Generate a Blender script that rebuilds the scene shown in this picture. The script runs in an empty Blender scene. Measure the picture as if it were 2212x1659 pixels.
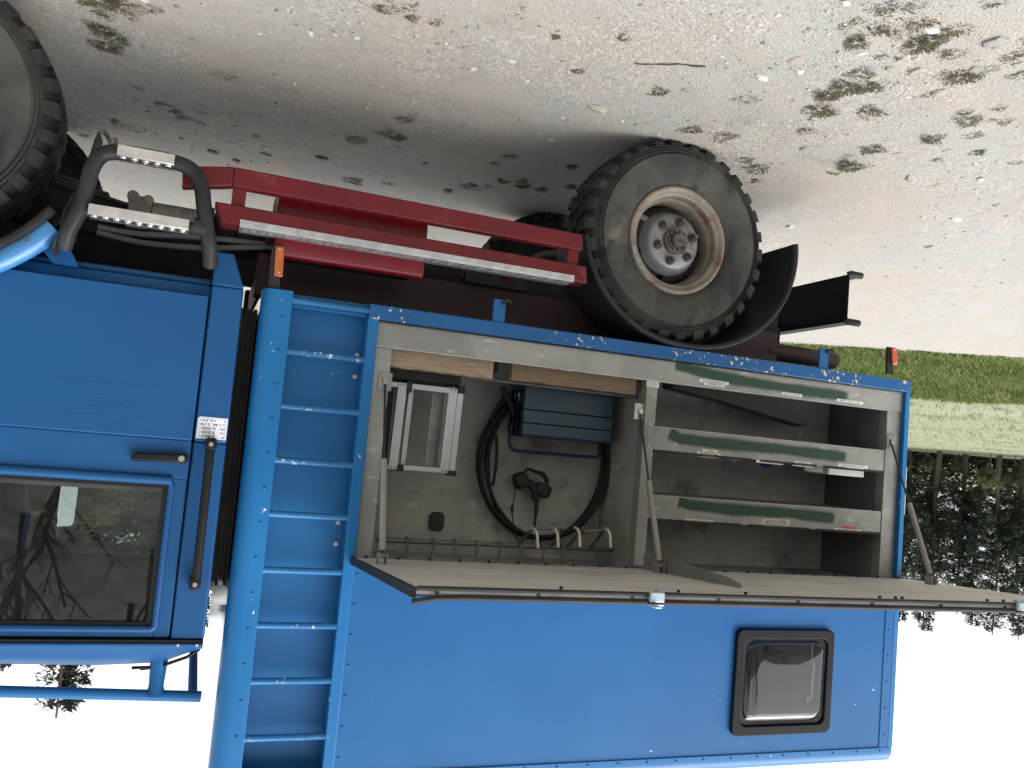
import bpy, bmesh, math, random
import numpy as np
from mathutils import Vector, Matrix, Euler, noise as mnoise
R = math.radians
random.seed(7)
scene = bpy.context.scene
col = scene.collection

# ------------------------------------------------------------------ camera (photo was taken upside down: rolled)
cam_d = bpy.data.cameras.new('camera'); cam = bpy.data.objects.new('camera', cam_d); col.objects.link(cam)
CAM = Vector((3.2523, -3.2, 1.4538)); yaw, pitch, roll = 0.350257, 0.07765, 0.088184
cam_d.sensor_fit = 'HORIZONTAL'; cam_d.sensor_width = 36.0; cam_d.lens = 36.0 * 1820.0 / 2212.0
cam_d.clip_start = 0.05; cam_d.clip_end = 2000
_f = Vector((-math.sin(yaw) * math.cos(pitch), math.cos(yaw) * math.cos(pitch), -math.sin(pitch)))
_r = Vector((math.cos(yaw), math.sin(yaw), 0)); _d = _f.cross(_r)
_r2 = math.cos(roll) * _r - math.sin(roll) * _d; _d2 = math.sin(roll) * _r + math.cos(roll) * _d
m = Matrix((-_r2, _d2, -_f)).transposed().to_4x4(); m.translation = CAM      # rolled by 180 degrees
cam.matrix_world = m
scene.camera = cam
scene.render.resolution_x = 1024; scene.render.resolution_y = 768

# ------------------------------------------------------------------ sky, sun, exposure
SUN_EL, SUN_AZ = R(50), R(222)          # azimuth measured from +X towards +Y: light from behind the box
w = bpy.data.worlds.new('World'); scene.world = w; w.use_nodes = True
nt = w.node_tree; nt.nodes.clear()
sky = nt.nodes.new('ShaderNodeTexSky'); sky.sky_type = 'NISHITA'; sky.sun_disc = False
sky.sun_elevation = SUN_EL; sky.sun_rotation = R(90) - SUN_AZ
sky.air_density = 1.0; sky.dust_density = 6.0; sky.ozone_density = 1.0
hs = nt.nodes.new('ShaderNodeHueSaturation'); hs.inputs['Saturation'].default_value = 0.10
bgn = nt.nodes.new('ShaderNodeBackground'); bgn.inputs['Strength'].default_value = 0.15
wo = nt.nodes.new('ShaderNodeOutputWorld')
cl = nt.nodes.new('ShaderNodeMix'); cl.data_type = 'RGBA'; cl.inputs[0].default_value = .5; cl.inputs[7].default_value = (5.0, 5.05, 5.1, 1)   # even cloud cover
nt.links.new(sky.outputs[0], hs.inputs['Color']); nt.links.new(hs.outputs[0], cl.inputs[6]); nt.links.new(cl.outputs[2], bgn.inputs[0]); nt.links.new(bgn.outputs[0], wo.inputs[0])
sl = bpy.data.lights.new('sun', 'SUN'); sl.energy = 0.9; sl.angle = R(55); sl.color = (1, .985, .965)
so = bpy.data.objects.new('sun', sl); col.objects.link(so)
sdir = Vector((math.cos(SUN_EL) * math.cos(SUN_AZ), math.cos(SUN_EL) * math.sin(SUN_AZ), math.sin(SUN_EL)))
so.rotation_euler = sdir.to_track_quat('Z', 'Y').to_euler(); so.location = (-20, 20, 40)
vs = scene.view_settings; vs.view_transform = 'Standard'; vs.look = 'None'; vs.exposure = 1.25; vs.gamma = 1.0; vs.use_curve_mapping = False
scene.cycles.max_bounces = 8; scene.cycles.transparent_max_bounces = 24
scene.cycles.caustics_reflective = False; scene.cycles.caustics_refractive = False

# ------------------------------------------------------------------ materials
MATS = {}
def mat(name, c1, c2=None, scale=6.0, rough=.5, metal=0.0, lo=.35, hi=.65, rvar=0.0, bump=0.0, bscale=60.0, coat=0.0,
        chip=None, detail=6.0, stretch=None, spec=.5, extra=None, coord='Object'):
    """principled material: two colours blended by noise, optional paint chips / stains, roughness variation and bump"""
    m = bpy.data.materials.new(name); m.use_nodes = True; t = m.node_tree; N = t.nodes; L = t.links
    b = N['Principled BSDF']; b.inputs['Roughness'].default_value = rough; b.inputs['Metallic'].default_value = metal
    b.inputs['Coat Weight'].default_value = coat; b.inputs['Coat Roughness'].default_value = .08
    b.inputs['Specular IOR Level'].default_value = spec
    tc = N.new('ShaderNodeTexCoord'); vec = tc.outputs[coord]
    if stretch:
        mp = N.new('ShaderNodeMapping'); mp.inputs['Scale'].default_value = stretch; L.new(vec, mp.inputs[0]); vec = mp.outputs[0]
    def nz(sc, det=detail, ro=.6, v=None):
        n = N.new('ShaderNodeTexNoise'); n.inputs['Scale'].default_value = sc; n.inputs['Detail'].default_value = det
        n.inputs['Roughness'].default_value = ro; L.new(v or vec, n.inputs['Vector']); return n.outputs['Fac']
    def ramp(src, a, b2):
        mr = N.new('ShaderNodeMapRange'); mr.interpolation_type = 'SMOOTHSTEP'; mr.inputs[1].default_value = a; mr.inputs[2].default_value = b2
        L.new(src, mr.inputs[0]); return mr.outputs[0]
    def mix(fac, a, b2):
        x = N.new('ShaderNodeMix'); x.data_type = 'RGBA'; L.new(fac, x.inputs[0])
        for s, v in ((6, a), (7, b2)):
            if isinstance(v, tuple): x.inputs[s].default_value = (*v, 1)
            else: L.new(v, x.inputs[s])
        return x.outputs[2]
    colr = c1
    if c2: colr = mix(ramp(nz(scale), lo, hi), c1, c2)
    if extra:
        for (c, sc, a, b2, st) in extra:
            v = tc.outputs[coord]
            if st:
                mp = N.new('ShaderNodeMapping'); mp.inputs['Scale'].default_value = st; L.new(v, mp.inputs[0]); v = mp.outputs[0]
            colr = mix(ramp(nz(sc, 8, .65, v), a, b2), colr, c)
    if chip:
        cc, sc, a, b2 = chip[:4]
        f = ramp(nz(sc, 5, .62, tc.outputs[coord]), a, b2)
        if len(chip) > 4:                      # chips come in patches
            g = ramp(nz(chip[4], 2, .5, tc.outputs[coord]), chip[5], chip[5] + .08)
            mm = N.new('ShaderNodeMath'); mm.operation = 'MULTIPLY'; L.new(f, mm.inputs[0]); L.new(g, mm.inputs[1]); f = mm.outputs[0]
        colr = mix(f, colr, cc)
    if isinstance(colr, tuple): b.inputs['Base Color'].default_value = (*colr, 1)
    else: L.new(colr, b.inputs['Base Color'])
    if rvar:
        mr = N.new('ShaderNodeMapRange'); mr.inputs[3].default_value = max(.02, rough - rvar); mr.inputs[4].default_value = min(1, rough + rvar)
        mr.inputs[1].default_value = .3; mr.inputs[2].default_value = .7
        L.new(nz(scale * 1.7), mr.inputs[0]); L.new(mr.outputs[0], b.inputs['Roughness'])
    if bump:
        bp = N.new('ShaderNodeBump'); bp.inputs['Strength'].default_value = bump; bp.inputs['Distance'].default_value = .01
        L.new(nz(bscale), bp.inputs['Height']); L.new(bp.outputs[0], b.inputs['Normal'])
    MATS[name] = m; return m

CREAM = (.55, .49, .38)
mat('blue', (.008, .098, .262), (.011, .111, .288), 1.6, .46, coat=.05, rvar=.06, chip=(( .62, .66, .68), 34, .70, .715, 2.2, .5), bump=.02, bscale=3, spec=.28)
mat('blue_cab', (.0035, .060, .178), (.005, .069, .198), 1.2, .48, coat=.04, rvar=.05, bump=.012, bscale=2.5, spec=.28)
mat('blue_chipped', (.007, .080, .225), (.010, .092, .250), 3, .42, coat=.1, rvar=.06, chip=(CREAM, 46, .605, .62, 3.4, .46), bump=.02, bscale=4, spec=.28)
mat('blue_rung', (.012, .115, .290), (.016, .130, .310), 4, .40, coat=.1, chip=((.55, .58, .60), 48, .59, .61, 5, .5), spec=.28)
mat('blue_post', (.006, .118, .310), (.009, .132, .335), 2.0, .42, coat=.08, rvar=.05, chip=((.66, .68, .70), 34, .675, .69, 3, .47), spec=.28)
mat('blue_fender', (.045, .21, .47), (.03, .14, .34), 8, .35, coat=.2, chip=((.12, .07, .05), 9, .60, .64))
mat('ghost', (.003, .050, .150), None, rough=.38, coat=.1)
mat('alu', (.29, .295, .275), (.215, .22, .205), 4, .48, .3, rvar=.1, bump=.02, bscale=30, extra=[((.38, .385, .365), 9, .58, .68, (1, 1, 3)), ((.12, .122, .118), 3.0, .58, .72, None)])
mat('alu_edge', (.55, .56, .55), (.42, .43, .42), 20, .35, .6, rvar=.1)
mat('alu_bright', (.47, .48, .50), (.40, .41, .43), 6, .36, .55, rvar=.06)
mat('alu_dull', (.30, .30, .29), (.22, .22, .21), 9, .5, .4)
mat('locker_wall', (.335, .332, .312), (.255, .253, .238), 3.2, .62, .05, rvar=.1, bump=.03, bscale=14,
    extra=[((.115, .115, .110), 2.3, .53, .68, None), ((.41, .405, .375), 3.6, .56, .70, None), ((.16, .155, .14), 5.0, .60, .72, (1, 1, 3.5)), ((.45, .44, .40), 6.0, .64, .68, (1, 1, 2.5))])
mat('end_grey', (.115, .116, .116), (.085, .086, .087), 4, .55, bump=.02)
mat('locker_dark', (.055, .054, .052), (.035, .035, .034), 4, .6, spec=.18)
mat('flap_inner', (.56, .54, .485), (.48, .465, .42), 2.2, .55, .1, rvar=.1, extra=[((.42, .40, .35), 2.5, .54, .66, (.35, 5, 1)), ((.16, .155, .14), 3.0, .62, .66, (.25, 9, 1))])
mat('rubber', (.018, .018, .019), (.030, .030, .030), 12, .55, spec=.18)
mat('tyre', (.020, .021, .022), (.042, .042, .040), 5, .78, lo=.42, hi=.72, bump=.06, bscale=90, extra=[((.075, .071, .063), 3.2, .56, .74, None)], spec=.22)
mat('tyre_side', (.036, .036, .034), (.072, .068, .060), 3.2, .80, lo=.35, hi=.68, bump=.05, bscale=70, extra=[((.024, .025, .026), 6, .52, .66, (1.5, 1, .7)), ((.120, .110, .092), 5, .57, .72, None)], spec=.22)
mat('rim', (.215, .190, .150), (.155, .133, .105), 9, .62, .15, bump=.08, bscale=70, extra=[((.120, .072, .042), 12, .56, .66, None), ((.31, .285, .24), 16, .62, .70, None)])
mat('disc', (.225, .232, .242), (.165, .168, .172), 7, .45, .25, bump=.03, bscale=60, extra=[((.10, .078, .062), 9, .56, .68, None)])
mat('disc_dark', (.070, .065, .060), (.038, .034, .031), 9, .66, .1, bump=.05, bscale=60, spec=.22)
mat('hub', (.055, .047, .042), (.12, .105, .09), 22, .62, .2, bump=.1, bscale=90, spec=.22)
mat('black_plastic', (.020, .020, .021), (.034, .034, .034), 5, .52, bump=.02, bscale=50, extra=[((.07, .068, .062), 8, .64, .80, None)], spec=.18)
mat('black_trim', (.007, .007, .008), (.011, .011, .012), 6, .48, bump=.02, bscale=60, spec=.18)
mat('mudguard', (.013, .014, .015), (.024, .024, .025), 4, .48, extra=[((.055, .053, .050), 7, .62, .78, None)], bump=.02, bscale=40, spec=.18)
mat('tube_black', (.014, .015, .016), (.026, .027, .028), 7, .45, bump=.05, bscale=80, extra=[((.16, .145, .12), 14, .66, .76, None)], spec=.18)
mat('steel', (.62, .61, .59), (.50, .49, .47), 12, .28, .85, rvar=.1, extra=[((.38, .36, .33), 5, .56, .7, None)])
mat('red', (.112, .008, .012), (.082, .007, .010), 3.5, .5, rvar=.08, bump=.02, bscale=30, extra=[((.24, .105, .095), 5, .60, .74, None), ((.09, .03, .03), 8, .60, .7, None)], spec=.28)
mat('red_tank', (.150, .004, .010), (.120, .004, .009), 2.5, .34, coat=.15, rvar=.06, spec=.28)
mat('frame_red', (.034, .010, .010), (.024, .009, .009), 4, .6, bump=.03)
mat('chassis', (.012, .012, .012), (.022, .021, .020), 5, .65, bump=.05, spec=.18)
mat('chassis_dirt', (.125, .112, .095), (.08, .07, .06), 9, .8, bump=.1)
mat('muffler', (.17, .16, .145), (.11, .10, .09), 22, .7, .2, bump=.08, bscale=120)
mat('conduit', (.11, .11, .105), (.08, .08, .078), 6, .6)
mat('tread_alu', (.52, .53, .53), (.42, .43, .43), 18, .34, .75, rvar=.1)
mat('amber', (.42, .095, .016), (.34, .070, .012), 30, .28, coat=.4, extra=[((.16, .04, .015), 14, .62, .72, None)])
mat('lens_orange', (.42, .075, .022), None, rough=.3, coat=.4)
mat('white_label', (.72, .73, .70), (.64, .65, .62), 30, .5)
mat('cream_label', (.66, .65, .54), (.60, .58, .48), 30, .5)
mat('red_label', (.52, .05, .07), None, rough=.5)
mat('ink', (.03, .03, .035), None, rough=.6)
mat('grey_ink', (.10, .105, .115), None, rough=.6)
mat('plate_white', (.72, .76, .82), None, rough=.38)
mat('wood_pale', (.36, .275, .185), (.25, .185, .122), 5, .72, stretch=(3, 10, 30), bump=.15, bscale=14, extra=[((.14, .095, .06), 9, .64, .72, (1, 1, 5)), ((.52, .42, .30), 4, .58, .72, None)])
mat('wood_brown', (.190, .128, .078), (.140, .092, .056), 5, .7, stretch=(3, 10, 26), bump=.1, bscale=14, extra=[((.10, .065, .04), 8, .66, .74, (1, 1, 4))])
mat('toolbox_blue', (.010, .033, .055), (.013, .040, .064), 4, .45, coat=.1, rvar=.05)
mat('toolbox_dark', (.016, .026, .060), None, rough=.45, spec=.18)
mat('rod', (.03, .03, .03), (.05, .05, .05), 10, .4, .4, spec=.18)
mat('strut_grey', (.26, .255, .24), (.22, .215, .20), 6, .5, .1)
mat('hook_grey', (.16, .155, .145), (.11, .105, .10), 15, .55, .4)
mat('hook_pale', (.55, .53, .47), (.46, .44, .39), 12, .45, .3)
mat('cable', (.016, .016, .017), None, rough=.5, spec=.18)
mat('pale_blue', (.30, .42, .52), (.42, .46, .48), 25, .45, .4)
mat('seal', (.012, .012, .013), None, rough=.6, spec=.18)
mat('cab_lining', (.085, .085, .09), None, rough=.8)
mat('seat_cloth', (.045, .045, .05), (.035, .035, .04), 30, .9)
mat('mirror', (.9, .9, .9), None, rough=.03, metal=1.0)
mat('white_plastic', (.80, .81, .82), None, rough=.35)
mat('blind_grey', (.030, .031, .034), (.022, .023, .025), 5, .6)
mat('box_front', (.30, .33, .36), (.26, .29, .33), 2, .12, .35, coat=.5)

def glass(name, tint, refl=1.0, rough=0.0, add=.035):
    m = bpy.data.materials.new(name); m.use_nodes = True; t = m.node_tree; N = t.nodes; L = t.links; N.clear()
    tr = N.new('ShaderNodeBsdfTransparent'); tr.inputs[0].default_value = (*tint, 1)
    gl = N.new('ShaderNodeBsdfGlossy'); gl.inputs['Roughness'].default_value = rough; gl.inputs[0].default_value = (refl, refl, refl, 1)
    fr = N.new('ShaderNodeFresnel'); fr.inputs[0].default_value = 1.52
    mx = N.new('ShaderNodeMixShader'); o = N.new('ShaderNodeOutputMaterial')
    ad = N.new('ShaderNodeMath'); ad.operation = 'MULTIPLY_ADD'; ad.inputs[1].default_value = 1.0; ad.inputs[2].default_value = add   # two panes' surfaces
    L.new(fr.outputs[0], ad.inputs[0]); L.new(ad.outputs[0], mx.inputs[0])
    L.new(tr.outputs[0], mx.inputs[1]); L.new(gl.outputs[0], mx.inputs[2]); L.new(mx.outputs[0], o.inputs[0])
    MATS[name] = m
glass('cab_glass', (.74, .78, .77)); glass('acrylic', (.62, .64, .67), add=.01)

def spray_mat(name, c):          # sprayed paint: soft speckled edges across the stroke (UV v)
    m = bpy.data.materials.new(name); m.use_nodes = True; t = m.node_tree; N = t.nodes; L = t.links
    b = N['Principled BSDF']; b.inputs['Base Color'].default_value = (*c, 1); b.inputs['Roughness'].default_value = .55
    uv = N.new('ShaderNodeUVMap'); sp = N.new('ShaderNodeSeparateXYZ'); L.new(uv.outputs[0], sp.inputs[0])
    a = N.new('ShaderNodeMath'); a.operation = 'SUBTRACT'; a.inputs[1].default_value = .5; L.new(sp.outputs[1], a.inputs[0])
    ab = N.new('ShaderNodeMath'); ab.operation = 'ABSOLUTE'; L.new(a.outputs[0], ab.inputs[0])
    tc = N.new('ShaderNodeTexCoord'); n = N.new('ShaderNodeTexNoise'); n.inputs['Scale'].default_value = 180; n.inputs['Detail'].default_value = 3
    L.new(tc.outputs['Object'], n.inputs['Vector'])
    ad = N.new('ShaderNodeMath'); ad.operation = 'MULTIPLY_ADD'; ad.inputs[1].default_value = .35; L.new(n.outputs[0], ad.inputs[0]); L.new(ab.outputs[0], ad.inputs[2])
    mr = N.new('ShaderNodeMapRange'); mr.interpolation_type = 'SMOOTHSTEP'; mr.inputs[1].default_value = .32; mr.inputs[2].default_value = .66; mr.inputs[3].default_value = .93; mr.inputs[4].default_value = 0
    L.new(ad.outputs[0], mr.inputs[0])
    ed = N.new('ShaderNodeMath'); ed.operation = 'MULTIPLY'; L.new(mr.outputs[0], ed.inputs[0])
    e2 = N.new('ShaderNodeMapRange'); e2.inputs[1].default_value = 0; e2.inputs[2].default_value = .03; L.new(sp.outputs[0], e2.inputs[0])
    L.new(e2.outputs[0], ed.inputs[1]); L.new(ed.outputs[0], b.inputs['Alpha'])
    MATS[name] = m
spray_mat('green_spray', (.006, .046, .022))

# ------------------------------------------------------------------ mesh builder
class MB:
    def __init__(s): s.v = []; s.f = []; s.m = []
    def add(s, vs_, fs, mi=0):
        o = len(s.v); s.v += [tuple(p) for p in vs_]; s.f += [tuple(i + o for i in q) for q in fs]; s.m += [mi] * len(fs); return s
    def hexa(s, p, mi=0):       # 0-3 bottom ccw, 4-7 top ccw
        return s.add(p, [(0, 3, 2, 1), (4, 5, 6, 7), (0, 1, 5, 4), (1, 2, 6, 5), (2, 3, 7, 6), (3, 0, 4, 7)], mi)
    def box(s, x0, x1, y0, y1, z0, z1, mi=0):
        return s.hexa([(x0, y0, z0), (x1, y0, z0), (x1, y1, z0), (x0, y1, z0), (x0, y0, z1), (x1, y0, z1), (x1, y1, z1), (x0, y1, z1)], mi)
    def tube(s, path, r, n=10, closed=False, mi=0, squash=None):
        P = [Vector(p) for p in path]; rr = r if isinstance(r, (list, tuple)) else [r] * len(P); k = len(P)
        T = []
        for i in range(k):
            if closed: t = P[(i + 1) % k] - P[i - 1]
            else: t = P[min(i + 1, k - 1)] - P[max(i - 1, 0)]
            T.append(t.normalized())
        up = Vector((0, 0, 1)) if abs(T[0].z) < .9 else Vector((1, 0, 0))
        a = T[0].cross(up).normalized(); vs_ = []
        for i in range(k):
            a = (a - T[i] * a.dot(T[i])).normalized(); b = T[i].cross(a)
            for j in range(n):
                q = 2 * math.pi * j / n; vs_.append(P[i] + (a * math.cos(q) + b * math.sin(q)) * rr[i])
        fs = []
        for i in range(k if closed else k - 1):
            i2 = (i + 1) % k
            for j in range(n): fs.append((i * n + j, i2 * n + j, i2 * n + (j + 1) % n, i * n + (j + 1) % n)[::-1])
        if not closed: fs += [tuple(range(n)), tuple(range((k - 1) * n, k * n))[::-1]]
        return s.add(vs_, fs, mi)
    def lathe(s, prof, c, n=64, mi=0, mis=None, closed=False):     # about the Y axis, profile (r, y)
        vs_ = []; k = len(prof)
        for i in range(n):
            q = 2 * math.pi * i / n
            for (r, y) in prof: vs_.append((c[0] + r * math.cos(q), c[1] + y, c[2] + r * math.sin(q)))
        for j in range(k if closed else k - 1):
            fs = [(i * k + j, i * k + (j + 1) % k, ((i + 1) % n) * k + (j + 1) % k, ((i + 1) % n) * k + j) for i in range(n)]
            if j == 0: base = len(s.v); s.v += [tuple(p) for p in vs_]
            s.f += [tuple(x + base for x in q) for q in fs]; s.m += [mis[j] if mis else mi] * n
        return s
    def prism(s, poly, ax, a, b, mi=0):    # polygon in the plane normal to ax, extruded from a to b
        def P(p, t): return {'x': (t, p[0], p[1]), 'y': (p[0], t, p[1]), 'z': (p[0], p[1], t)}[ax]
        k = len(poly); vs_ = [P(p, a) for p in poly] + [P(p, b) for p in poly]
        fs = [tuple(range(k)), tuple(range(k, 2 * k))[::-1]] + [(i, i + k, (i + 1) % k + k, (i + 1) % k) for i in range(k)]
        return s.add(vs_, fs, mi)
    def ring(s, outer, inner, ax, a, b, mi=0):   # frame: outer and inner loops of equal length
        def P(p, t): return {'x': (t, p[0], p[1]), 'y': (p[0], t, p[1]), 'z': (p[0], p[1], t)}[ax]
        k = len(outer); vs_ = [P(p, a) for p in outer] + [P(p, a) for p in inner] + [P(p, b) for p in outer] + [P(p, b) for p in inner]
        fs = []
        for i in range(k):
            j = (i + 1) % k
            fs += [(i, j, k + j, k + i), (2 * k + i, 3 * k + i, 3 * k + j, 2 * k + j), (i, 2 * k + i, 2 * k + j, j), (k + i, k + j, 3 * k + j, 3 * k + i)]
        return s.add(vs_, fs, mi)
    def cyl(s, c, r, h, ax='y', n=14, mi=0, r2=None):
        d = {'x': (1, 0, 0), 'y': (0, 1, 0), 'z': (0, 0, 1)}[ax]; c = Vector(c); d = Vector(d)
        return s.tube([c, c + d * h], [r, r if r2 is None else r2], n, mi=mi)
    def quad(s, a, b, c, d, mi=0): return s.add([a, b, c, d], [(0, 1, 2, 3)], mi)

def rrect(x0, x1, z0, z1, r, n=5):
    out = []
    for cx, cz, a0 in ((x1 - r, z1 - r, 0), (x0 + r, z1 - r, 90), (x0 + r, z0 + r, 180), (x1 - r, z0 + r, 270)):
        for i in range(n + 1):
            q = R(a0 + 90 * i / n); out.append((cx + r * math.cos(q), cz + r * math.sin(q)))
    return out

WL = {}
def build(name, mb, mats, parent=None, origin=None, bevel=0, smooth=True, sharp=38, fix=True, segs=2):
    me = bpy.data.meshes.new(name)
    par = WL[parent.name] if parent else Vector((0, 0, 0))
    org = Vector(origin) if origin is not None else (par if parent else Vector((0, 0, 0)))
    a = np.array(mb.v, dtype=float) - np.array(org)
    me.from_pydata(a.tolist(), [], mb.f)
    for x in ([mats] if isinstance(mats, str) else mats): me.materials.append(MATS[x])
    me.polygons.foreach_set('material_index', mb.m)
    if fix:
        bm = bmesh.new(); bm.from_mesh(me); bmesh.ops.recalc_face_normals(bm, faces=bm.faces); bm.to_mesh(me); bm.free()
    if smooth:
        me.polygons.foreach_set('use_smooth', [True] * len(me.polygons)); me.set_sharp_from_angle(angle=R(sharp))
    o = bpy.data.objects.new(name, me); col.objects.link(o)
    o.location = org - par
    if parent: o.parent = parent
    WL[o.name] = org.copy()
    if bevel:
        b = o.modifiers.new('bevel', 'BEVEL'); b.width = bevel; b.segments = segs; b.limit_method = 'ANGLE'; b.angle_limit = R(40)
    return o
def tag(o, label, cat=None, group=None, kind=None):
    if label: o['label'] = label
    if cat: o['category'] = cat
    if group: o['group'] = group
    if kind: o['kind'] = kind
    return o
def empty(name, loc):
    e = bpy.data.objects.new(name, None); col.objects.link(e); e.location = loc; e.empty_display_size = .1; WL[e.name] = Vector(loc); return e
def inst(src, parent, loc, rot=(0, 0, 0), scale=None, name=None):     # copy sharing mesh data; loc in world space
    o = src.copy(); col.objects.link(o); par = WL[parent.name] if parent else Vector((0, 0, 0))
    o.parent = parent; o.location = Vector(loc) - par; o.rotation_euler = rot
    if scale: o.scale = scale
    WL[o.name] = Vector(loc); return o

def text_mb(mb, txt, x, z, h, y, mi=1, align='LEFT', width=None):     # flat lettering facing -Y, x = left edge / centre
    cu = bpy.data.curves.new('lettering', 'FONT'); cu.body = txt; cu.size = h * 1.38; cu.align_x = align; cu.resolution_u = 2; cu.offset = .018 * h
    o = bpy.data.objects.new('lettering', cu); col.objects.link(o)
    me = bpy.data.meshes.new_from_object(o.evaluated_get(bpy.context.evaluated_depsgraph_get()))
    V = [v.co.copy() for v in me.vertices]; F = [tuple(p.vertices) for p in me.polygons]
    bpy.data.objects.remove(o); bpy.data.curves.remove(cu); bpy.data.meshes.remove(me)
    if V:
        k = 1.0
        if width: ww = max(v.x for v in V) - min(v.x for v in V); k = width / ww if ww > 0 else 1
        mb.add([(x + v.x * k, y, z + v.y) for v in V], F, mi)
    return mb

# ------------------------------------------------------------------ terrain
VP, VN, VD = Vector((-3.79, 4.2)), Vector((-.495, .869)), Vector((.869, .495))      # edge of the gravel: point, outward normal, direction
def verge_s(x, y):
    p = Vector((x, y)) - VP
    s = p.dot(VN); t = p.dot(VD)
    return s + .25 * math.sin(t * .9) + .12 * math.sin(t * 2.3 + 1)
def fbm(x, y, s, o=3): return mnoise.fractal(Vector((x * s, y * s, 3.7)), .8, 2.0, o)
def height(x, y):
    s = verge_s(x, y)
    h = .012 * fbm(x, y, .8) + .006 * fbm(x, y, 4.5) + .0035 * fbm(x, y, 16, 2)
    if s > 0: h += -.02 * min(s, 60) + (.10 * fbm(x, y, .25) if s > 6 else 0)
    if y < -15: h += 13.5 * (1 - math.exp(-((-15 - y) / 14.0) ** 1.5)) + .5 * fbm(x, y, .15)
    for wx, wy in ((1.34, .17), (4.29, .17), (1.34, 1.57), (4.29, 1.57)):
        d = math.hypot(x - wx, y - wy)
        if d < .5: h *= max(0., min(1., (d - .2) / .3))
    return h
def axis_pts(a, b, step, far, grow=1.22):
    core = list(np.arange(a, b + 1e-6, step)); out = []; d = step
    x = b
    while x < far: d *= grow; x += d; core.append(x)
    x = a; d = step
    while x > -far: d *= grow; x -= d; out.append(x)
    return out[::-1] + core
gx = axis_pts(-3.2, 5.2, .045, 900); gy = axis_pts(-1.6, 5.0, .045, 900)
gm = MB(); nx, ny = len(gx), len(gy)
gm.v = [(x, y, height(x, y)) for y in gy for x in gx]
gm.f = [(j * nx + i, j * nx + i + 1, (j + 1) * nx + i + 1, (j + 1) * nx + i) for j in range(ny - 1) for i in range(nx - 1)]
gm.m = [0] * len(gm.f)
def ground_mat():
    m = bpy.data.materials.new('gravel_ground'); m.use_nodes = True; t = m.node_tree; N = t.nodes; L = t.links
    b = N['Principled BSDF']; b.inputs['Roughness'].default_value = .92; b.inputs['Specular IOR Level'].default_value = .2
    geo = N.new('ShaderNodeNewGeometry'); pos = geo.outputs['Position']
    def nz(sc, det=6, ro=.6, st=None):
        n = N.new('ShaderNodeTexNoise'); n.inputs['Scale'].default_value = sc; n.inputs['Detail'].default_value = det; n.inputs['Roughness'].default_value = ro
        v = pos
        if st: mp = N.new('ShaderNodeMapping'); mp.inputs['Scale'].default_value = st; L.new(pos, mp.inputs[0]); v = mp.outputs[0]
        L.new(v, n.inputs['Vector']); return n.outputs['Fac']
    def ramp(s, a, b2, c=0, d=1):
        r = N.new('ShaderNodeMapRange'); r.interpolation_type = 'SMOOTHSTEP'
        for i, x in ((1, a), (2, b2), (3, c), (4, d)): r.inputs[i].default_value = x
        L.new(s, r.inputs[0]); return r.outputs[0]
    def mix(f, a, b2, mode='MIX'):
        x = N.new('ShaderNodeMix'); x.data_type = 'RGBA'; x.blend_type = mode
        if isinstance(f, float): x.inputs[0].default_value = f
        else: L.new(f, x.inputs[0])
        for s, v in ((6, a), (7, b2)):
            if isinstance(v, tuple): x.inputs[s].default_value = (*v, 1)
            else: L.new(v, x.inputs[s])
        return x.outputs[2]
    def mul(a, b2, op='MULTIPLY'):
        x = N.new('ShaderNodeMath'); x.operation = op
        for s, v in ((0, a), (1, b2)):
            if isinstance(v, (int, float)): x.inputs[s].default_value = v
            else: L.new(v, x.inputs[s])
        return x.outputs[0]
    c = mix(ramp(nz(.9, 4), .38, .62), (.340, .308, .268), (.330, .322, .303))         # warm sand / grey grit
    c = mix(ramp(nz(3.1, 5), .45, .70), c, (.358, .320, .276))
    grit = ramp(nz(1.4, 3), .46, .60)
    vo = N.new('ShaderNodeTexVoronoi'); vo.inputs['Scale'].default_value = 95; L.new(pos, vo.inputs['Vector'])
    hsv = N.new('ShaderNodeSeparateColor'); L.new(vo.outputs['Color'], hsv.inputs[0])
    c = mix(mul(ramp(hsv.outputs[0], .80, .84), ramp(grit, 0, 1, .15, .7)), c, (.45, .435, .41))
    c = mix(mul(ramp(hsv.outputs[1], .86, .90), ramp(grit, 0, 1, .15, .6)), c, (.225, .215, .198))
    c = mix(ramp(nz(46, 4, .7), .60, .72, 0, .55), c, (.20, .185, .165))
    c = mix(ramp(nz(120, 3, .7), .60, .70, 0, .5), c, (.47, .44, .40))
    c = mix(ramp(nz(13, 6, .75), .54, .70, 0, .42), c, (.235, .218, .190))
    c = mix(ramp(nz(24, 5, .7), .57, .68, 0, .45), c, (.425, .405, .37))
    # damp dark earth patches with plant litter
    c = mix(ramp(nz(2.2, 7, .7), .60, .72, 0, .5), c, (.175, .155, .12))
    # grass beyond the verge
    sep = N.new('ShaderNodeSeparateXYZ'); L.new(pos, sep.inputs[0])
    s = mul(mul(mul(sep.outputs[0], 3.79, 'ADD'), -.495), mul(mul(sep.outputs[1], -4.2, 'ADD'), .869), 'ADD')
    s = mul(s, mul(mul(nz(1.2, 5), -.5, 'ADD'), 1.6), 'ADD')
    green = mix(ramp(nz(2.5, 6), .38, .62), (.085, .120, .030), (.13, .155, .05))
    pale = mix(ramp(nz(.35, 6), .35, .65), (.200, .222, .138), (.245, .256, .168))
    pale = mix(ramp(nz(1.5, 8, .7, (1, .4, 1)), .55, .75), pale, (.16, .19, .07))
    g = mix(ramp(s, 3.2, 6.5), green, pale)
    c = mix(ramp(s, -.25, .25), c, g)
    lit = mix(ramp(nz(1.3, 8, .7), .40, .62), (.185, .178, .165), (.275, .265, .25))
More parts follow.
